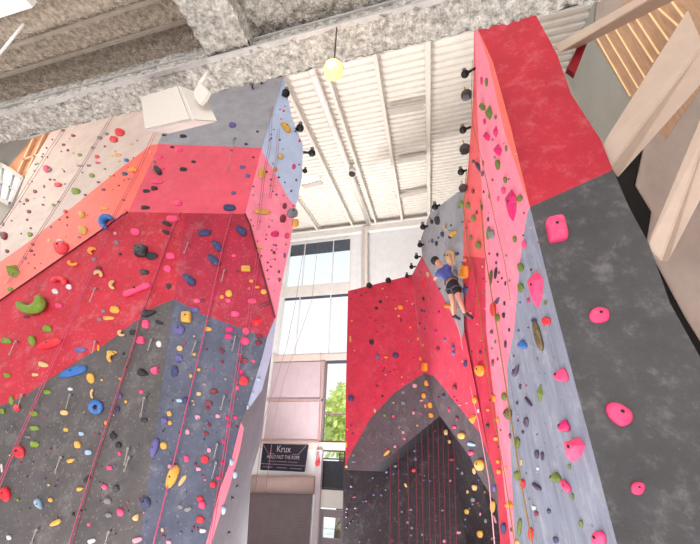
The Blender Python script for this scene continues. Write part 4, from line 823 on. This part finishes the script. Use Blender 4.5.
rope2([(112, 119), (80, 173), (34, 245), (10, 285)], 'C', 'dusk', 0.0060, 'thin dusky rope crossing the middle of the cream slab', 2.2)
rope2([(64, 131), (46, 158), (22, 197), (0, 230)], 'C', 'dusk', 0.0055, 'thin dusky rope near the outer edge of the cream slab', 3)
rope([(181, 214), (173, 232), (141, 321), (137, 340), (98, 459), (71, 548)], 'A', 'pink', 0.0065, 'pink rope running from the lip past the pink cube-like holds')
rope([(183, 214), (175, 232), (143, 321), (139, 340), (101, 459), (75, 548)], 'A', 'red', 0.0066, 'darker rope strand beside the pink rope at the cube-like holds')
rope([(233, 214), (224, 246), (203, 344), (175, 463), (154, 548)], 'A2', 'pink', 0.0094, 'single bright pink rope over the slate paint by the yellow cube')
rope2([(258, 250), (253, 290), (247, 328), (241, 342), (223, 463), (209, 548)], 'A2', 'pink', 0.0060, 'pink rope near the crimson edge beside the yellow block', 2.5)
rope2([(270, 108), (268, 148), (262, 178), (256, 232)], 'D', 'dusk', 0.0044, 'thin rope on the pink side beside the yellow oval', 2)
rope2([(277, 130), (275, 160), (268, 200)], 'D', 'dusk', 0.0044, 'thin rope on the pale blue side under the yellow streak', 2)
rope([(304, 246), (296, 300), (287, 345), (264, 420), (248, 548)], None, 'dusk', 0.0110, 'dusky rope hanging in front of the windows, outer of two', None, Y=14.5)
rope([(318, 243), (312, 300), (284, 380), (274.6, 420), (262, 520)], None, 'dusk', 0.0099, 'dusky rope hanging in front of the banner, inner of two', None, Y=14.5)
rope([(321, 352), (319, 440), (317, 460)], None, 'red', 0.0088, 'short red cord down to the small red bag', None, Y=15.4)
rope([(475, 60), (474, 100), (475, 123), (486, 165), (497, 215), (508, 262), (514, 300)], 'F1', 'olive', 0.0060, 'olive rope high on the pink side above the slim green hold')
rope([(469, 170), (466, 209), (471, 250), (480, 291), (486, 340), (497, 417), (508, 475), (519, 548)], 'F1', 'olive', 0.0088, 'olive rope beside the red column past the orange-red hold')
rope([(483, 200), (487, 245), (494, 291), (502, 340), (513, 410), (522, 466), (537, 548)], 'F1', 'olive', 0.0116, 'thickest olive rope along the edge of pink and blue-grey paint')
for k, (xt, yt, xb) in enumerate(((392, 452, 392), (400, 446, 401), (409, 440, 411), (417, 434, 419), (423, 429, 425), (429, 424, 432), (434, 421, 437), (439, 418, 442), (444, 421, 447), (449, 428, 452), (455, 438, 458))):
    rope([(xt, yt), ((xt+xb)/2, (yt+548)/2), (xb, 548)], 'G', 'red', 0.0088, f'thin dark red rope before the dark cave, {ORD[k].strip() or "first"} from the window end of its row', 'row of red ropes before the cave', off=.12)
# ------------------------------------------------------------------ quickdraws
SLING = mat('sling_pale', (176, 164, 152), .7, .1); STEEL = mat('carabiner_steel', (150, 148, 150), .35, .05, metal=.6)
QD = [(18, 342, 12, 356), (97, 289, 92, 303), (72, 395, 69, 409), (24, 395, 21, 408), (63, 457, 58, 473), (131, 457, 127, 471), (39, 529, 35, 543), (111, 531, 108, 544), (189, 244, 185, 255), (225, 271, 222, 283), (146, 398, 143, 417),
      (153, 340, 150, 351), (197, 342, 192, 356), (144, 401, 142, 419), (225, 396, 222, 410), (235, 139, 228, 174), (218, 444, 215, 458), (130, 448, 127, 465), (97, 342, 95, 354), (155, 162, 153, 174), (236, 337, 233, 352), (217, 462, 213, 478)]
qs = []
for x0_, y0_, x1_, y1_ in QD:
    z = zone_at(x0_, y0_)
    if z and all((x0_-q_[0])**2+(y0_-q_[1])**2 > 16 for q_ in qs): qs.append((x0_, y0_, x1_, y1_, *z))
used_ = {}
for x0_, y0_, x1_, y1_, pk, zn, wk in qs:
    m = min([m for m in marks if m['wk'] == wk], key=lambda m: (m['x']-x0_)**2+(m['y']-y0_)**2)
    rel = relation(dict(x=x0_, y=y0_, wk=wk), m); conn = {'above': 'above the', 'below': 'below the'}.get(rel, 'on the '+rel+' the')
    lb = f"pale quickdraw sling hanging {conn} {m['lm']}"; used_[lb] = used_.get(lb, 0)+1
    if used_[lb] > 1: lb = f"{ORD[used_[lb]-1]}{lb}"
    n = P[pk][1]; a_, b_ = on(x0_, y0_, P[pk])+n*.05, on(x1_, y1_, P[pk])+n*.06
    t = thing('quickdraw', lb, 'quickdraw', a_, 'quickdraws on the lead routes')
    bm = NB(); bar(bm, a_.lerp(b_, .15), a_.lerp(b_, .85), .010, .005, up=n); link('sling', bm, SLING, t)
    for e0_, e1_ in ((a_, a_.lerp(b_, .22)), (b_.lerp(a_, .22), b_)):
        bm = NB(); s_ = (e1_-e0_).cross(n).normalized()*.014; mid = (e0_+e1_)/2
        tube(bm, [e0_, e0_.lerp(e1_, .3)+s_, e0_.lerp(e1_, .7)+s_, e1_, e0_.lerp(e1_, .7)-s_, e0_.lerp(e1_, .3)-s_, e0_], .006, 5); link('carabiner', bm, STEEL, t)
    bm = NB(); tube(bm, [a_-n*.045, a_+n*.005], .02, 8); link('hanger', bm, STEEL, t)
# ------------------------------------------------------------------ pulleys and auto-belay drums on the wall tops
BLK = mat('pulley_black', (34, 32, 34), .45, .15); DRM = mat('drum_dark', (64, 60, 58), .4, .2); GRY = mat('pulley_grey', (120, 120, 126), .4, .1, metal=.3)
PUL = [('tall pillar wall', 'F2', [(465, 74, 477, 68, 5.2), (463, 130, 472, 127, 4.8), (461, 172, 468, 170, 4.5)]),
       ('corner wall', 'F3', [(435, 207, 441, 205, 4.2), (423, 227, 429, 226, 3.8), (420, 245, 425, 244.5, 3.4), (416.5, 257, 422, 256.5, 3), (411.5, 267, 417, 266.5, 2.8), (407, 276, 413, 275.5, 2.6)]),
       ('prow wall side', 'D', [(286, 93, 282, 96, 4.2), (300, 128, 295, 130, 4.4), (312, 153, 303, 153, 4.2), (305, 171, 302, 171, 2.8)])]
for wn, pk, lst in PUL:
    for i, (x, y, xe, ye, s) in enumerate(lst):
        e_ = on(xe, ye, P[pk]); p = at(x, y, e_.y); r = (at(x+s, y, e_.y)-p).length*.78
        t = thing('belay_pulley', f"black rope pulley, {ORD[i].strip() or 'first'} from the top of the {wn} edge", 'pulley', p, 'rope pulleys along the wall tops')
        n = (CAM-p).normalized(); ax = V((n.y, -n.x, 0)).normalized()
        bm = NB(); tube(bm, [p, e_+P[pk][1]*.03], r*.35, 8); link('bracket', bm, BLK, t)
        bm = NB(); tube(bm, [p-n*r*.5, p-n*r*.48, p-n*r*.2, p+n*r*.2, p+n*r*.5], [r*.8, r, r*.75, r*.75, r], 14); link('wheel', bm, BLK, t)
        bm = NB(); tube(bm, [p+V((0, 0, r*.6)), p+V((0, 0, r*1.9))], r*.55, 8); link('housing', bm, GRY, t)
for i, (x, y, xs, ys, s) in enumerate(((466.5, 95, 476, 116, 6), (465, 149, 470, 158, 6), (463, 188, 469, 200, 4.6))):
    e_ = on(xs, ys, P['F2'])+P['F2'][1]*.08; p = at(x, y, e_.y); r = (at(x+s, y, e_.y)-p).length
    t = thing('auto_belay', f"dark auto-belay drum hanging below the {('first', 'second', 'third')[i]} pulley of the tall pillar wall", 'auto-belay', p, 'auto-belay drums')
    n = (CAM-p).normalized()
    bm = NB(); tube(bm, [p-n*r*.5, p-n*r*.55, p+n*r*.45, p+n*r*.55], [r*.7, r*.95, r*.95, r*.75], 16); link('drum', bm, DRM, t)
    bm = NB(); box(bm, p-V((r*.75, r*.4, r*1.1)), p+V((r*.35, r*.4, -r*.2))); bmesh.ops.bevel(bm, geom=bm.edges[:], offset=r*.15, segments=2, affect='EDGES'); link('casing', bm, GRY if i == 0 else DRM, t)
    bm = NB(); tube(bm, [p+V((0, 0, r*.8)), p+V((-r*.1, 0, r*2.2))], r*.12, 6); link('webbing', bm, mat('webbing_gold', (196, 160, 90), .7), t)
for i, (x, y, pk, lab) in enumerate(((371, 287, 'G', 'small dark rope pulley on the red back panel rim, outer of two'), (390, 282, 'G', 'small dark rope pulley on the red back panel rim, inner of two'), (262, 84, 'B', 'small black top anchor at the grey prow top, upper of two'), (253, 89, 'B', 'small grey top anchor at the grey prow top, lower of two'))):
    p = on(x, y, P[pk]); n = P[pk][1]; r = (on(x+2.4, y, P[pk])-p).length
    t = thing('top_anchor', lab, 'anchor', p, 'small anchors on wall rims')
    bm = NB(); tube(bm, [p+n*.005, p+n*.16], r*.35, 8); link('arm', bm, BLK, t)
    bm = NB(); q_ = p+n*.16; tube(bm, [q_-n*r*.4, q_-n*r*.1, q_+n*r*.1, q_+n*r*.4], [r, r*.7, r*.7, r], 12); link('wheel', bm, BLK if i != 3 else GRY, t)
# ------------------------------------------------------------------ climber
SKIN = mat('skin', (206, 150, 128), .6, .06, 8); SHIRT = mat('shirt_blue', (72, 84, 158), .75, .12, 12); SHORT = mat('shorts_black', (36, 32, 40), .75, .15, 12); HAIR = mat('hair_dark', (44, 32, 30), .7, .2, 30); SHOE = mat('shoe_dark', (46, 44, 52), .5, .15, 20); HARN = mat('harness_grey', (70, 72, 84), .6, .1)
nF = P['F3'][1]
def B(x, y, o=.3): return on(x, y, (P['F3'][0]+nF*o, nF))
hip = B(452.5, 284, .34)
person = thing('person', 'climber in blue shirt and black shorts reaching up on the grey panel', 'person', hip)
def skinned(name, chains, m, parent, sub=2):
    verts, edges, rad = [], [], []
    idx = {}
    def add(p, r):
        k = tuple(round(v, 4) for v in p)
        if k not in idx: idx[k] = len(verts); verts.append(p); rad.append(r)
        return idx[k]
    for ch in chains:
        ids = [add(p, r) for p, r in ch]
        for u, v in zip(ids, ids[1:]): edges.append((u, v))
    me = bpy.data.meshes.new(name); me.from_pydata(verts, edges, []); o = bpy.data.objects.new(name, me); COL.objects.link(o)
    md = o.modifiers.new('skin', 'SKIN'); md.use_smooth_shade = True
    for i, r in enumerate(rad):
        s_ = me.skin_vertices[0].data[i]; s_.radius = (r, r) if not isinstance(r, tuple) else r; s_.use_root = (i == 0)
    sb = o.modifiers.new('sub', 'SUBSURF'); sb.levels = sub; sb.render_levels = sub
    me.materials.append(m); o.parent = parent; o.matrix_parent_inverse = Matrix.Translation(-parent.location)
    dg = bpy.context.evaluated_depsgraph_get(); me2 = bpy.data.meshes.new_from_object(o.evaluated_get(dg)); o.modifiers.clear(); o.data = me2
    if not me2.materials: me2.materials.append(m)
    for p_ in me2.polygons: p_.use_smooth = True
    return o
head, neck, chest, waist = B(436.8, 261.5, .42), B(440, 265.2, .40), B(443.5, 269.5, .38), B(449.5, 278, .36)
shL, shR = B(439.2, 272.3, .4), B(448, 267.3, .34)
elL, haL = B(434.5, 279.5, .34), B(437.6, 276.0, .13)
elR, haR = B(452, 262.2, .26), B(449.5, 255.2, .12)
hpL, hpR = B(449.8, 286, .37), B(455, 285, .32)
knL, anL, toL = B(452.6, 301, .33), B(453.6, 316, .18), B(459.5, 319, .07)
knR, anR, toR = B(460.5, 302, .34), B(464.8, 313.5, .2), B(472, 318, .06)
upd = (head-neck).normalized()
def fingers(hand, frm):
    d = (hand-frm).normalized(); s_ = d.cross(nF).normalized(); out = []
    for k, ln in enumerate((.075, .088, .082, .062)):
        b_ = hand+s_*(k-1.5)*.022+d*.03
        out.append([(hand, .036), (b_, .012), (b_+d*ln*.55-nF*.01, .0095), (b_+d*ln*.8-nF*.035, .008)])
    out.append([(hand, .036), (hand-s_*.045+d*.01, .012), (hand-s_*.06+d*.05-nF*.02, .009)])
    return out
body = [[(hip, .125), (waist, .115), (chest, .135), (neck, .058), (head-upd*.03, .085), (head+upd*.05, .095), (head+upd*.12, .06)],
        [(chest, .135), (shL, .065), (elL, .044), (elL.lerp(haL, .8), .03), (haL, .036)], [(chest, .135), (shR, .065), (elR, .044), (elR.lerp(haR, .8), .03), (haR, .036)],
        [(hip, .125), (hpL, .095), (hpL.lerp(knL, .5), .082), (knL, .06), (knL.lerp(anL, .4), .058), (anL, .036), (toL, .03)], [(hip, .125), (hpR, .095), (hpR.lerp(knR, .5), .082), (knR, .06), (knR.lerp(anR, .4), .058), (anR, .036), (toR, .03)]]
body += fingers(haL, elL)+fingers(haR, elR)
skinned('body', body, SKIN, person)
skinned('shirt', [[(waist.lerp(hip, .62), .158), (waist, .15), (chest, .158), (neck.lerp(chest, .25), .085)], [(chest, .158), (shL, .088), (shL.lerp(elL, .55), .066)], [(chest, .158), (shR, .088), (shR.lerp(elR, .55), .066)]], SHIRT, person)
skinned('shorts', [[(hip.lerp(waist, .55), .15), (hip, .155), (hpL, .12), (hpL.lerp(knL, .62), .108)], [(hip, .155), (hpR, .12), (hpR.lerp(knR, .62), .108)]], SHORT, person)
bm = NB(); bmesh.ops.create_icosphere(bm, subdivisions=3, radius=.118)
for v in bm.verts:
    v.co = V((v.co.x, v.co.y, v.co.z*1.12))*(1+.05*noise.noise(v.co*20))+head+upd*.055+nF*.03
link('hair', bm, HAIR, person, True)
for an, to, kn in ((anL, toL, knL), (anR, toR, knR)):
    d = (to-an).normalized(); skinned('climbing_shoe', [[(an.lerp(kn, .12), .043), (an, .05), (an.lerp(to, .5), .05), (to+d*.03, .034)], [(an, .05), (an-d*.04-(kn-an).normalized()*.04, .034)]], SHOE, person, 2)
hb = NB()
axis = (waist-hip).normalized(); s_ = axis.orthogonal().normalized(); w_ = axis.cross(s_); ctr = hip.lerp(waist, .45)
tube(hb, [ctr+(s_*math.cos(k*math.pi/10)+w_*math.sin(k*math.pi/10))*.165 for k in range(21)], .022, 6)
for hp_, kn_ in ((hpL, knL), (hpR, knR)):
    c_ = hp_.lerp(kn_, .25); ax_ = (kn_-hp_).normalized(); s2 = ax_.orthogonal().normalized(); w2 = ax_.cross(s2)
    tube(hb, [c_+(s2*math.cos(k*math.pi/8)+w2*math.sin(k*math.pi/8))*.125 for k in range(17)], .018, 6)
link('harness', hb, HARN, person)
bm = NB(); bg = hip-axis*.02+(-w_ if (-w_).dot(nF) > 0 else w_)*.15+s_*.1
tube(bm, [bg-axis*.09, bg-axis*.08, bg+axis*.06, bg+axis*.09], [.04, .06, .065, .055], 10); link('chalk_bag', bm, mat('chalk_bag_grey', (92, 96, 112), .7), person)
# rope under the climber
d = [hip+nF*.0, B(456, 318, .12), B(461, 338, .06)]
P3 = d+[on(x, y, P['F2'])+P['F2'][1]*.06 for x, y in ((466, 356), (478, 408), (484, 436), (492, 480), (498, 548))]
P3[0] = B(457, 300, .12)
bm = NB(); tube(bm, P3, .011, 6); tag(link('climbing_rope', bm, RM['pale']), 'pale rope trailing below the climber along the red column edge', 'rope')
# ------------------------------------------------------------------ light
def area(name, loc, target, w, h, e, col=(1, 1, 1)):
    l = bpy.data.lights.new(name, 'AREA'); l.shape = 'RECTANGLE'; l.size = w; l.size_y = h; l.energy = e; l.color = col
    o = bpy.data.objects.new(name, l); COL.objects.link(o); o.location = loc; o.rotation_euler = (V(target)-V(loc)).to_track_quat('-Z', 'Y').to_euler(); return o
WORLD = bpy.data.worlds.new('sky'); S.world = WORLD; WORLD.use_nodes = True
nt = WORLD.node_tree; bgd = nt.nodes['Background']
tc = nt.nodes.new('ShaderNodeTexCoord'); sx = nt.nodes.new('ShaderNodeSeparateXYZ'); rp = nt.nodes.new('ShaderNodeValToRGB')
nt.links.new(tc.outputs['Generated'], sx.inputs[0]); nt.links.new(sx.outputs['Z'], rp.inputs[0]); nt.links.new(rp.outputs[0], bgd.inputs[0])
rp.color_ramp.elements[0].color = (1, .99, .97, 1); rp.color_ramp.elements[1].color = (.62, .80, .95, 1); rp.color_ramp.elements[0].position = .35; rp.color_ramp.elements[1].position = .75
bgd.inputs[1].default_value = 1.25
def spot(name, loc, target, e, ang, col=(1, 1, 1), size=.5):
    l = bpy.data.lights.new(name, 'SPOT'); l.energy = e; l.spot_size = math.radians(ang); l.spot_blend = 1; l.shadow_soft_size = size; l.color = col
    o = bpy.data.objects.new(name, l); COL.objects.link(o); o.location = loc; o.rotation_euler = (V(target)-V(loc)).to_track_quat('-Z', 'Y').to_euler(); return o
area('front_fill', (-2, -6, 7), (-1, 8, 8), 14, 8, 900, (1, .97, .95))
area('floor_bounce', (-3, 7, .4), (-3, 9, 14), 12, 10, 1500, (1, .95, .9))
area('left_window_light', (-15, 3.0, 13), (-7, 5, 9), 5, 5, 220, (1, .86, .72))
spot('roof_uplight', (-4.6, 13, .8), (-1.5, 8.5, 16), 5400, 110, (1, .99, .96))
spot('facade_wash', (-4.3, 13, .8), (-5.2, 17.6, 13), 5200, 80, (1, .97, .96))
sd_ = bpy.data.lights.new('sun', 'SUN'); sd_.energy = 4; sd_.angle = .02; so = bpy.data.objects.new('sun', sd_); COL.objects.link(so); so.rotation_euler = (0, math.radians(58), 0)
S.view_settings.view_transform = 'Standard'; S.view_settings.look = 'None'; S.view_settings.exposure = 0
